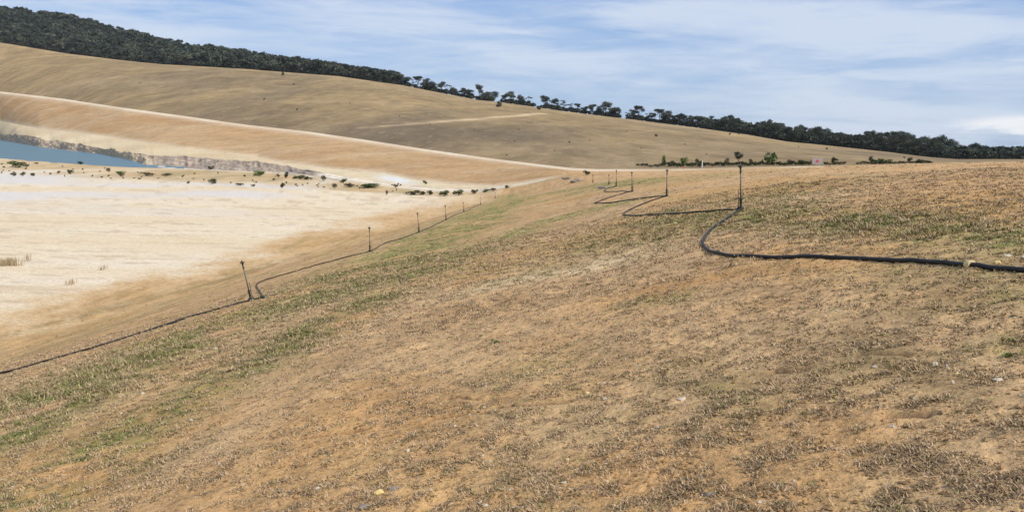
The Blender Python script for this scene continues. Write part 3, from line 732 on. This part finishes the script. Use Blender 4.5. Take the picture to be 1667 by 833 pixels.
while px < 1745:
    kind = random.choice(['dense', 'round', 'umbrella', 'umbrella', 'tall']); back = random.uniform(20, 45); p = ridge_pt(px, back)
    d = f_@p; top = canopy(px)+random.uniform(-1, 7); tgt = at(px, top, p[1]/K)
    h = max(4, tgt[2]-p[2]); place_tree(p, h, kind, random.uniform(.7, 1.0), tlabel(px, kind, 'back row '), 'taller gum trees behind the front row'); px += random.uniform(8, 12)
for px, top in [(1465, 209), (1480, 211), (1191, 184), (1246, 193), (1269, 197), (1421, 211)]:
    p = ridge_pt(px, 30); tgt = at(px, top, p[1]/K); place_tree(p, tgt[2]-p[2], 'umbrella', .75, tlabel(px, 'umbrella', 'tallest '), 'tallest gum trees poking out of the wood')
# small dense ones standing in front of the ridge
for px, py, hp, kind, lab in [(812, 176, 11, 'dense', 'small very dark bushy tree just below the ridge, left end of the pale track line'), (877, 180, 8, 'dense', 'small dark bushy tree just below the ridge by the pale track end'), (461, 124, 7, 'dense', 'lone small dark tree on the open hill just below the left woods')]:
    p = hitb(px, py); place_tree(p, hp*p[1]/FPX, kind, 1.0, lab, name='small_tree')


def scatter_forest():
    """far-off wood on the left hill: one mass"""
    Vs = []; Fs = []; Cs = []; off = 0; g = np.random.default_rng(5)
    def put(p, h, var, w=1.0, thin=1.0, k=1.0):
        nonlocal off
        cs, cc = var[2], var[3]; m = g.random(len(cs)) < thin; a = g.uniform(0, 6.28); c, s = math.cos(a), math.sin(a)
        q = cs[m]; q = np.column_stack([q[:, 0]*c-q[:, 1]*s, q[:, 0]*s+q[:, 1]*c, q[:, 2]])*np.array([h*w, h*w, h])+p
        V, F = leaf_cards(q, .036*h/math.sqrt(thin)*1.05, seed=int(g.integers(1e9))); Vs.append(V); Fs.append(F+off); Cs.append(np.repeat(cc[m]*k, 4, 0)); off += len(V)
    x = -260.0
    while x < 650:
        # rows of trees up the slope
        th = math.atan2(ridge_pt(x)[0], ridge_pt(x)[1]); ra, za = lv('J', np.array([th])); rb, zb = lv('U', np.array([th])); L = rb[0]-ra[0]
        nrow = max(3, int(L/16)); k = 0
        for i in range(nrow):
            if g.random() < .2: continue
            t = min(.99, (i+g.uniform(0, .8))/nrow); t = t**1.0; xx = x+g.uniform(-4, 4); thx = th+g.uniform(-.003, .003); r = ra[0]+L*t
            p = np.array([math.sin(thx)*r, math.cos(thx)*r, za[0]+(zb[0]-za[0])*t]); h = g.uniform(6.5, 13)*(1.1 if t > .9 else 1)
            if x > 560: h *= .92
            put(p, h, VAR[g.choice(['dense', 'round', 'round', 'umbrella'] if t > .85 else ['dense', 'dense', 'round'])][g.integers(4)], 1.2, .17, g.uniform(.35, 1.05))
        x += 5.0
    # low scrub filling under the outer trees
    for px in np.arange(-60, 1760, 1.5):
        gap = 806 < px < 818 or 868 < px < 880 or 1008 < px < 1020
        if 640 < px < 1150 and (g.random() < .45 or gap): continue
        wood = px < 640 or px > 1150
        for j in range(2 if wood else 1):
            p = ridge_pt(px+g.uniform(-1, 1), g.uniform(.5, 7)); put(p-np.array([0, 0, .5]), g.uniform(3, 5.5) if wood else g.uniform(2.4, 4.6), VAR['dense'][g.integers(4)], 1.5, .06, g.uniform(.4, .8))
        if px > 1150:
            for j in range(2):
                p = ridge_pt(px+g.uniform(-1, 1), g.uniform(10, 90)); put(p, g.uniform(4, 7.5), VAR['dense'][g.integers(4)], 1.5, .06, g.uniform(.4, .8))
    o = mesh_np('forest', np.concatenate(Vs), np.concatenate(Fs), M_leaf, cols=np.concatenate(Cs), smooth=False)
    tag(o, 'far dark gum forest massed over the left hill and low scrub under the ridge trees', 'forest', kind='stuff'); print('forest faces', sum(len(f) for f in Fs))
scatter_forest()


# ------------------------------------------------------------------ shrubs
def shrub_mesh(seed, green, n=420, flat=.75, lobes=6):
    g = np.random.default_rng(seed); cs = []; cc = []
    for i in range(lobes):
        c = np.array([g.uniform(-.3, .3), g.uniform(-.3, .3), g.uniform(.3, .72)]); m = n//lobes
        d = g.normal(size=(m, 3)); d /= np.linalg.norm(d, axis=1)[:, None]; p = c+d*(g.uniform(.2, 1, m)**.5*g.uniform(.18, .30))[:, None]; p[:, 2] = np.abs(p[:, 2]); cs.append(p)
        cc.append(np.array(green)*g.uniform(.7, 1.3)*g.uniform(.7, 1.4, m)[:, None])
    V, F = leaf_cards(np.concatenate(cs), .085, seed=seed); fol = mesh_np('foliage', V, F, M_leaf, cols=np.repeat(np.concatenate(cc), 4, 0), smooth=False, link=False)
    mb = MB()
    for i in range(5):
        a = g.uniform(0, 6.28); mb.tube([(0, 0, -.05), (.1*math.cos(a), .1*math.sin(a), .2), (.25*math.cos(a), .25*math.sin(a), .55)], [.02, .015, .006], 5)
    return fol, mb.build('stem', M_bark, link=False).data


DARK = [shrub_mesh(s, (.045, .060, .022)) for s in (1, 2, 3)]; GREEN = [shrub_mesh(s, (.075, .115, .030)) for s in (4, 5, 6)]; BROWN = [shrub_mesh(s, (.13, .105, .06)) for s in (7, 8, 9)]


def shrub(p, w, h, fam, label, group=None, name='shrub', stem=True):
    fol, st = fam[random.randrange(3)]; root = empty(name, tuple(p), (0, 0, random.uniform(0, 6.28))); root.scale = (w, w, h)
    for nm, me in (('foliage', fol), ('stem', st)):
        o = bpy.data.objects.new(nm, me); COL.objects.link(o); o.parent = root
    return tag(root, label, 'shrub', group)


def where(px, py):
    """first surface met by the pixel's sight line among the near sheet and the flats beyond"""
    d = ray(px, py); p = hit(px, py); 
    ra, za = lv('A', np.array([math.atan2(d[0], d[1])]))
    if math.hypot(p[0], p[1]) < ra[0]*.995: return p
    for k in ('strip', 'bed', 'bank', 'terrace', 'face', 'hill'):
        X, Y, Z = B[k]; q = hitb(px, py, k); s = q[2]/math.hypot(q[0], q[1]); sr = d[2]/math.hypot(d[0], d[1])
        if abs(s-sr) < 2e-4: return q
    return hitb(px, py)


BUSH = [  # px, py base, w px, h px, family, label
    (32, 273, 28, 9, 'G', 'wide green bush beside the near shore of the pond, far left'),
    (22, 287, 10, 6, 'B', 'brown scrubby bush below the wide green pond bush'), (37, 287, 8, 7, 'B', 'brown stalky bush right below the wide green pond bush'), (54, 287, 8, 6, 'B', 'small dark brown bush right of the stalky one at the floor edge'),
    (115, 284, 8, 7, 'D', 'small dark bush midway along the near pond shore'), (95, 283, 6, 5, 'B', 'tiny brown tuft bush left of the midway shore bush'), (131, 268, 8, 5, 'D', 'dark shrub at the water edge on the near pond shore'),
    (177, 280, 8, 7, 'B', 'round brown bush just left of the low green bush'), (196, 286, 14, 7, 'G', 'low green bush below the pond tip'), (240, 286, 26, 5, 'B', 'long low olive scrub patch right of the low green bush'), (270, 287, 18, 5, 'B', 'short olive scrub patch right of the long one'),
    (345, 300, 13, 8, 'D', 'dark green bush on the flat in front of the long grey rock bank'), (343, 276, 9, 5, 'D', 'small dark bush at the base of the grey rock bank'), (307, 299, 7, 4, 'B', 'tiny brown bush left of the dark green flat bush'),
    (422, 287, 19, 8, 'G', 'green bush right against the end of the rock bank'), (453, 289, 6, 6, 'B', 'small thin bush between the two green bushes'), (466, 290, 8, 10, 'D', 'dark upright bush at the right end of the rock bank'),
    (486, 292, 18, 6, 'G', 'low bright green bush beyond the upright dark bush'), (502, 293, 12, 5, 'D', 'dark low bush joined on the right of the bright green one'), (460, 306, 7, 8, 'D', 'small dark upright bush near the white floor edge'), (412, 304, 7, 4, 'B', 'tiny bush at the white floor edge, left part'),
    (390, 302, 14, 4, 'B', 'olive scrub patch at the white floor edge'), (527, 295, 9, 9, 'B', 'grey brown twiggy bush right of the dark low bush'), (559, 298, 9, 7, 'D', 'round dark bush right of the twiggy grey bush'), (545, 307, 9, 8, 'B', 'olive bush below the round dark bush'),
    (570, 304, 18, 5, 'B', 'olive scrub mat left of the long green mat'), (600, 305, 36, 6, 'G', 'long green scrub mat below the white bare patch'), (644, 306, 8, 6, 'B', 'thin olive bush at the right end of the long mat'), (630, 318, 5, 8, 'B', 'thin brown stalk bush under the scrub mats'),
    (668, 317, 16, 5, 'D', 'low dark bush, leftmost of the row of bushes by the slope toe'), (684, 317, 16, 7, 'D', 'dark bush second in the row by the slope toe'), (700, 317, 9, 7, 'D', 'narrow dark bush third in the row by the slope toe'), (722, 319, 15, 8, 'G', 'green bush in the middle of the row by the slope toe'),
    (745, 318, 16, 8, 'G', 'wide green bush right of the middle of the row by the slope toe'), (772, 316, 10, 7, 'D', 'dark bush fifth from left in the toe row, right of the widest'), (790, 313, 12, 5, 'G', 'flat green bush near the right end of the toe row'), (803, 311, 10, 5, 'B', 'olive bush at the right end of the toe row'),
    (692, 300, 6, 6, 'D', 'small green bush standing at the foot of the orange batter'), (826, 307, 7, 5, 'D', 'small dark bush at the corner where batter meets grass'), (955, 285, 10, 7, 'D', 'round dark bush by the end of the pale crest track'),
    (25, 432, 28, 16, 'B', 'clump of tall brown dry reeds on the white floor at left edge')]
FAM = {'G': GREEN, 'D': DARK, 'B': BROWN}
for px, py, w, h, fm, lab in BUSH[:-1]:
    p = where(px, py); s = p[1]/FPX; shrub(p-np.array([0, 0, .03]), w*s*1.15, h*s*1.25, FAM[fm], lab, 'bushes on the flat around the pit floor')
# more small scrub sprinkled along the flat
g = np.random.default_rng(77)
for i in range(70):
    px = g.uniform(0, 660) if i < 55 else g.uniform(0, 240); lo = np.interp(px, [0, 350, 700], [284, 299, 317]); hi = np.interp(px, [0, 250, 470, 700], [263, 276, 288, 305]); py = g.uniform(hi, lo) if i < 55 else lo-g.uniform(0, 6)
    p = where(px, py); s = p[1]/FPX; shrub(p, g.uniform(2.5, 5)*s, g.uniform(2, 4.5)*s, BROWN if g.random() < .75 else DARK, 'knee high twiggy scrub bush among the gravel between pond and white floor', 'low scrub dotted over the gravel flat', name='scrub_bush')

# hedge line beyond the track
HEDGE = [(1081, 272, 7, 16, 'G', 'upright narrow green shrub at the left end of the hedge'), (1096, 272, 10, 7, 'D', 'low dark shrub right of the narrow upright one'), (1112, 272, 11, 12, 'G', 'round green bush in the hedge left of the white post'),
         (1138, 272, 10, 9, 'D', 'dark rounded bush immediately left of the white post'), (1183, 272, 7, 11, 'B', 'thin brownish shrub just left of the round crowned tree'), (1252, 271, 19, 17, 'G', 'big bright green bush, largest in the hedge'),
         (1287, 271, 10, 6, 'B', 'low olive bush between the bright green bush and the board'), (1306, 271, 14, 6, 'D', 'low dark bush just left of the red marked board'), (1358, 270, 8, 9, 'D', 'small dark upright bush right of the red marked board'),
         (1418, 270, 8, 11, 'D', 'dark pointed shrub toward the right end of the hedge'), (1436, 270, 22, 6, 'G', 'low wide green bush right of the dark pointed shrub'), (1480, 269, 7, 8, 'B', 'small thin shrub near the last bushes at right'), (1500, 268.5, 12, 4, 'D', 'lowest dark bush at the far right end of the hedge'), (1222, 271, 6, 9, 'B', 'thin pale brown shrub between round tree and bright green bush')]
gpt = lambda px, py, Dd: at(px, py, Dd)
def gz(px, D):
    d = ray(px, 271); th = math.atan2(d[0], d[1]); j = int(np.argmin(abs(TH-th))); X, Y, Z = B['hill']; r = np.hypot(X[:, j], Y[:, j]); rr = D*K/math.cos(th)
    return np.array([math.sin(th)*rr, math.cos(th)*rr, float(np.interp(rr, r, Z[:, j]))])
for px, py, w, h, fm, lab in HEDGE:
    p = gz(px, 214); s = p[1]/FPX; ph = (h+3)*s; shrub(p, w*s*1.3, ph*1.05, FAM[fm], lab, 'bushes in the hedge line beyond the track')
p = gz(1201, 214); s = p[1]/FPX
t_ = place_tree(p, 25*s, 'umbrella', .85, 'small round crowned dark tree straight above the closest sprinkler head', name='small_tree')
# the low hedge itself
g = np.random.default_rng(9)
for i, px in enumerate(list(np.arange(1040, 1330, 5.2))+list(np.arange(1345, 1378, 5.5))+list(np.arange(1395, 1520, 6))):
    p = gz(px, 210+g.uniform(0, 6)); s = p[1]/FPX; hh = (4.0 if px < 1080 else 6.5 if px < 1340 else 4.5)*g.uniform(.8, 1.25)
    shrub(p, 10*s, hh*s, DARK if g.random() < .75 else BROWN, 'knee high dark plant of the continuous low hedge beyond the track', 'plants making up the low hedge', name='hedge_plant')
# hill shrubs
for i, (px, py, h) in enumerate([(478, 139, 4), (430, 163, 4), (484, 180, 4), (1068, 223, 6), (1188, 220, 5), (1203, 219, 4), (1472, 258, 4), (927, 233, 4), (845, 212, 3), (960, 230, 3), (825, 254, 4), (838, 231, 3), (700, 204, 3), (1044, 242, 3), (228, 136, 3), (772, 214, 3), (1150, 252, 3), (1346, 244, 5), (1250, 250, 3), (1115, 236, 3), (903, 246, 3), (650, 190, 3), (1020, 215, 3), (570, 170, 3), (360, 190, 3), (1300, 240, 3)]):
    p = hitb(px, py); s = p[1]/FPX; shrub(p, h*.85*s, h*.85*s, DARK if i < 8 else BROWN, 'lone small dark bush dotted on the open brown hill' if i >= 8 else f"{['first','second','third','fourth','fifth','sixth','seventh','eighth'][i]} noticeable dark bush on the brown hill, {'left of' if px < 800 else 'right of'} the pale track", 'lone bushes on the hillside')

# dry reeds on the white floor
def reeds(p, w, h, n, label, seed):
    g = np.random.default_rng(seed); V = []; F = []
    for i in range(n):
        x, y = g.normal(0, w*.3), g.normal(0, .25); hh = h*g.uniform(.5, 1.0); l = g.normal(0, .12, 2)*hh; q = len(V); bw = .012
        a = g.uniform(0, 3.14); dx, dy = math.cos(a)*bw, math.sin(a)*bw
        V += [(x-dx, y-dy, 0), (x+dx, y+dy, 0), (x+l[0]*.4+dx, y+l[1]*.4+dy, hh*.6), (x+l[0]*.4-dx, y+l[1]*.4-dy, hh*.6), (x+l[0], y+l[1], hh)]; F += [(q, q+1, q+2, q+3), (q+3, q+2, q+4)]
    V = np.array(V); me = bpy.data.meshes.new('reed_clump'); me.from_pydata([tuple(v) for v in V], [], F); me.materials.append(plain('dry_reed', (.38, .29, .16), .9, .4, 3))
    o = bpy.data.objects.new('reed_clump', me); COL.objects.link(o); o.location = p; return tag(o, label, 'reeds', 'dry reed clumps on the white floor')
for px, py, w, h, n, lab in [(14, 432, 1.3, .6, 200, 'widest clump of tall brown dry reeds on the white floor at the left edge'), (44, 425, .15, .55, 22, 'thin reed tuft just right of the widest reed clump'), (168, 439, .2, .35, 25, 'small dry tuft alone on the white floor'), (114, 463, .3, .35, 30, 'pale dry tuft on the floor below the lone one')]:
    reeds(hit(px, py), w, h, n, lab, int(px))

# ------------------------------------------------------------------ board, post, marker
def board():
    p = gz(1330, 207); s = p[1]/FPX; root = empty('notice_board', tuple(p)); w, h = 17*s, 9.5*s; z0 = 2.5*s
    M_pan = plain('pale_grey_panel', (.34, .30, .29), .6); M_red = plain('red_paint', (.55, .06, .08), .5)
    pn = MB().box((0, 0, z0+h/2), (w/2, .03, h/2)).build('panel', M_pan, root, smooth=False)
    a = np.linspace(0, 2*math.pi, 24, endpoint=False); rr = 2.4*s; V = [(math.cos(t)*rr, -.05, z0+h/2+math.sin(t)*rr) for t in a]+[(math.cos(t)*rr, -.033, z0+h/2+math.sin(t)*rr) for t in a]
    MB().add(V, [(i, (i+1) % 24, 24+(i+1) % 24, 24+i) for i in range(24)], [list(range(24))]).build('red_disc', M_red, pn, smooth=False)
    for x in (-w*.42, w*.42): MB().box((x, .06, (z0+h)/2-.1), (.035, .03, (z0+h)/2+.1)).build('post', plain('dark_timber', (.10, .085, .08), .8), root, smooth=False)
    tag(root, 'pale grey board with a round red mark standing in the hedge line', 'sign')
board()
def post(px, D, h, r, col, lab, name='marker_post', capc=None):
    p = gz(px, D); mb = MB().box((0, 0, h/2-.1), (r, r, h/2+.1)); mb.tube([(0, 0, h), (0, 0, h+.03)], [r*.9, r*.3], 8)
    o = mb.build(name, plain(name+'_paint', col, .6), smooth=False); o.location = p; return tag(o, lab, 'post')
post(1143, 207, 1.15, .06, (.78, .76, .70), 'white post standing by the hedge between two dark bushes')
post(1113, 205, .32, .08, (.55, .07, .04), 'tiny red marker low on the track edge under a green bush', 'marker_peg')

# far pale mounds near the end of the upper row
def lump_mesh(name, seed, sx, sy, sz, mat, jag=.35, sub=3):
    import bmesh
    g = random.Random(seed); bm = bmesh.new(); bmesh.ops.create_icosphere(bm, subdivisions=sub, radius=1)
    ph = [g.uniform(0, 6) for _ in range(6)]
    for v in bm.verts:
        c = v.co; k = 1+jag*(math.sin(c.x*3+ph[0])*math.sin(c.y*3.7+ph[1])+.6*math.sin(c.z*5+ph[2])*math.sin(c.x*6+ph[3])+g.uniform(-.12, .12))
        v.co = Vector((c.x*sx*k, c.y*sy*k, max(-.35, c.z*k)*sz))
    me = bpy.data.meshes.new(name); bm.to_mesh(me); bm.free(); me.materials.append(mat); o = bpy.data.objects.new(name, me); COL.objects.link(o); return o
M_gm = plain('grey_rubble', (.22, .185, .15), .95, .4, 2.5)
for i, (px, py, w, h, lab) in enumerate([(940, 296, 26, 4, 'long low grey rubble mound at the slope end, left of the tiny risers'), (925, 291, 18, 3, 'flatter grey rubble mound behind the long one'), (985, 306, 30, 2.5, 'low grey mound right of the long rubble mound')]):
    p = hit(px, py); s = p[1]/FPX; o = lump_mesh('rubble_mound', i, w*s/2, w*s/2*.9, h*s*.9, M_gm); o.location = p; tag(o, lab, 'mound', 'grey rubble mounds')

# ------------------------------------------------------------------ stones and scraps lying on the slope
M_yr = plain('ochre_stone', (.66, .50, .20), .8, .25, 30); M_wr = plain('quartz', (.52, .45, .34), .7, .15, 30); M_gr = plain('grey_stone', (.25, .205, .16), .85, .3, 30); M_br = plain('brown_clod', (.20, .125, .07), .95, .35, 20)
for i, (px, py, w, h, m, lab) in enumerate([(617, 802, 19, 9, M_yr, 'flat ochre yellow stone at the bottom of the picture'), (640, 796, 22, 8, M_gr, 'grey stone touching the right of the flat ochre stone'), (1156, 805, 20, 8, M_gr, 'dark grey flat stone alone near the bottom right of centre'), (664, 734, 8, 7, M_wr, 'small bright white pebble above the ochre stone'),
        (1110, 650, 16, 6, M_wr, 'pale chalky flat stone in the middle of the slope'), (1559, 610, 13, 8, M_yr, 'pale yellow stone left of the white splinter at the right'), (1551, 624, 6, 10, M_wr, 'upright white splinter of stone in the right of the slope'), (1522, 594, 10, 10, M_wr, 'whitish stone up left of the yellow one'),
        (1624, 428, 11, 7, M_yr, 'yellow stone just above the thick pipe near the right edge'), (1641, 417, 16, 5, M_wr, 'cream flat stone beyond the yellow stone by the pipe'), (1562, 431, 12, 6, M_wr, 'cream stone right behind the thick pipe left of its collar'), (1625, 618, 18, 4, M_wr, 'thin cream flake of rock near the right edge'),
        (1665, 419, 8, 6, M_wr, 'cream stone cut by the right picture edge'), (1292, 783, 6, 6, M_wr, 'tiny white pebble among brown clods at the lower right'), (592, 825, 22, 7, M_gr, 'grey flat stone at the very bottom left of centre'), (956, 640, 9, 5, M_yr, 'tiny ochre stone in the centre of the slope'), (924, 748, 7, 5, M_yr, 'little orange stone low in the centre'), (1452, 694, 12, 5, M_wr, 'chalky pebble under the dark rut on the right'), (232, 641, 7, 5, M_wr, 'pale pebble low on the left green strip'), (610, 707, 14, 5, M_br, 'brown clod at the right end of the left rut'), (350, 568, 8, 5, M_wr, 'pale pebble between the two green strips')]):
    p = hit(px, py); s = p[1]/FPX; o = lump_mesh('stone', 50+i, w*s/2, w*s/2*.8, h*s*.55, m, .22, 2); o.location = p+np.array([0, 0, h*s*.08]); o.rotation_euler = (0, -.1, random.uniform(0, .5)); tag(o, lab, 'stone', 'stones scattered on the slope')
# green weed
def weed(px, py, label):
    p = hit(px, py); g = np.random.default_rng(int(px)); n = 26; c = np.column_stack([g.normal(0, .024, n), g.normal(0, .024, n), np.abs(g.normal(0, .014, n))+.004]); V, F = leaf_cards(c, .022, seed=3)
    o = mesh_np('weed', V, F, M_leaf, cols=np.zeros((len(V), 3))+np.array([.10, .145, .04]), smooth=False); o.location = p; tag(o, label, 'weed', 'green weeds on the slope')
for px, py, l in [(806, 558, 'bright green weed alone in the middle of the brown slope'), (1640, 581, 'green weed near the right edge')]: weed(px, py, l)

# ------------------------------------------------------------------ grass tufts and clods (uncountable)
def grass():
    g = np.random.default_rng(11); N = 660000
    # spread evenly in view angle so that far tufts thin out naturally
    th = np.radians(g.uniform(-36, 50, N)); u = g.random(N); r = 1/((1/3.0)*(1-u)+(1/110.0)*u); r = np.where(g.random(N) < .45, 3.5+26*g.random(N)**1.2, r)
    x, y = r*np.sin(th), r*np.cos(th); cl = fbm(x*2.2, y*2.2, 3, 301)*.15+fbm(x*8, y*8, 2, 302)*1.7
    z = height(x, y); c, gr = near_colour(x, y, z); ra, _ = lv('A', th)
    xe = np.interp(y, edge[np.argsort(edge[:, 1]), 1], edge[np.argsort(edge[:, 1]), 0])
    keep = (g.random(N) < np.clip(.27+1.6*cl+.5*gr, .02, 1)*sstep(-4, 5, x-xe)*sstep(110, 40, r)) & (r < ra*.9)
    keep &= (np.arange(N) < 420000) | ((r > 12) & (r < 100))
    for pts, wd, dp in RUTS: keep &= pline(x, y, pts) > .09
    big = np.where(np.arange(N) < 420000, 1.0, 2.0)
    x, y, z, c, gr, r, big = [a[keep] for a in (x, y, z, c, gr, r, big)]; n = len(x); big = big[:, None]
    nb = 5; V = np.zeros((n, nb, 3, 3))
    hgt = (g.uniform(.006, .019, n)*(1+.8*gr))[:, None]*g.uniform(.6, 1.3, (n, nb))*big; a = g.uniform(0, 6.28, (n, nb)); off = g.normal(0, .022, (n, nb, 2))*big[..., None]; ln = g.uniform(.6, 2.2, (n, nb))*hgt
    wd = (.0020+.0005*np.minimum(r, 60))[:, None]*np.ones((n, nb)); px_, py_ = np.cos(a+1.57)*wd, np.sin(a+1.57)*wd
    bx, by = x[:, None]+off[..., 0], y[:, None]+off[..., 1]; bz = z[:, None]-.004+0*bx
    V[..., 0, :] = np.stack([bx-px_, by-py_, bz], -1); V[..., 1, :] = np.stack([bx+px_, by+py_, bz], -1); V[..., 2, :] = np.stack([bx+np.cos(a)*ln, by+np.sin(a)*ln, bz+hgt], -1)
    dry = np.array([.36, .258, .152])*g.uniform(.35, 1.75, (n, 1)); grn = np.array([.205, .205, .062])*g.uniform(.55, 1.35, (n, 1))
    gm = (g.random(n) < gr*.5+.03)[:, None]; cc = np.where(gm, grn, dry)
    cc = np.repeat(cc, nb*3, 0); F = np.arange(n*nb*3).reshape(-1, 3)
    o = mesh_np('dry_grass', V.reshape(-1, 3), F, M_grass, cols=cc, smooth=False)
    tag(o, 'short sparse dry grass growing over the whole near slope', 'grass', kind='stuff'); print('tufts', n)
grass()


def clods():
    g = np.random.default_rng(12); N = 58000
    th = np.radians(g.uniform(-36, 50, N)); u = g.random(N); r = 1/((1/3.0)*(1-u)+(1/24.0)*u); x, y = r*np.sin(th), r*np.cos(th)
    cl = fbm(x*2.2, y*2.2, 3, 311); k = (g.random(N) < np.clip(.35+2*cl, .05, 1)) & (x > -14); x, y, r = x[k], y[k], r[k]; n = len(x); z = height(x, y)
    s = np.minimum(g.gamma(2.0, .0035, n), .016)+.003
    o = np.array([(1, 0, 0), (-1, 0, 0), (0, 1, 0), (0, -1, 0), (0, 0, 1), (0, 0, -1)], float); f = np.array([(0, 2, 4), (2, 1, 4), (1, 3, 4), (3, 0, 4), (2, 0, 5), (1, 2, 5), (3, 1, 5), (0, 3, 5)])
    V = o[None]*g.uniform(.5, 1.4, (n, 6, 1))*np.stack([s*1.2, s*1.2, s*.7], 1)[:, None]; a = g.uniform(0, 6.28, n); c_, s_ = np.cos(a)[:, None], np.sin(a)[:, None]
    V = np.stack([V[..., 0]*c_-V[..., 1]*s_, V[..., 0]*s_+V[..., 1]*c_, V[..., 2]], -1)+np.stack([x, y, z+s*.15], 1)[:, None]
    cols, _ = near_colour(x, y, z); cols = cols*g.uniform(.45, 1.15, (n, 1)); pale = g.random(n) < .04; cols[pale] = np.array([.62, .54, .42])
    F = (f[None]+np.arange(n)[:, None, None]*6).reshape(-1, 3)
    ob = mesh_np('soil_clods', V.reshape(-1, 3), F, M_grass, cols=np.repeat(cols, 6, 0), smooth=False)
    tag(ob, 'loose crumbs of soil and small gravel over the near slope', 'soil', kind='stuff')
clods()


# ------------------------------------------------------------------ the air itself
def haze():
    m = bpy.data.materials.new('haze_air'); m.use_nodes = True; t = NT(m.node_tree); t.n.remove(t.n['Principled BSDF'])
    v = t.new('ShaderNodeVolumePrincipled'); v.inputs['Color'].default_value = (.86, .92, 1, 1); v.inputs['Density'].default_value = .00005; v.inputs['Anisotropy'].default_value = .2
    out = [n for n in t.n if n.type == 'OUTPUT_MATERIAL'][0]; t.l.new(v.outputs[0], out.inputs['Volume'])
    b = 4250; o = MB().box((0, 0, -15), (b, b, 215)).build('haze', m, smooth=False); o['kind'] = 'stuff'; o['label'] = 'thin blue air between camera and far hill'; o['category'] = 'haze'
haze()
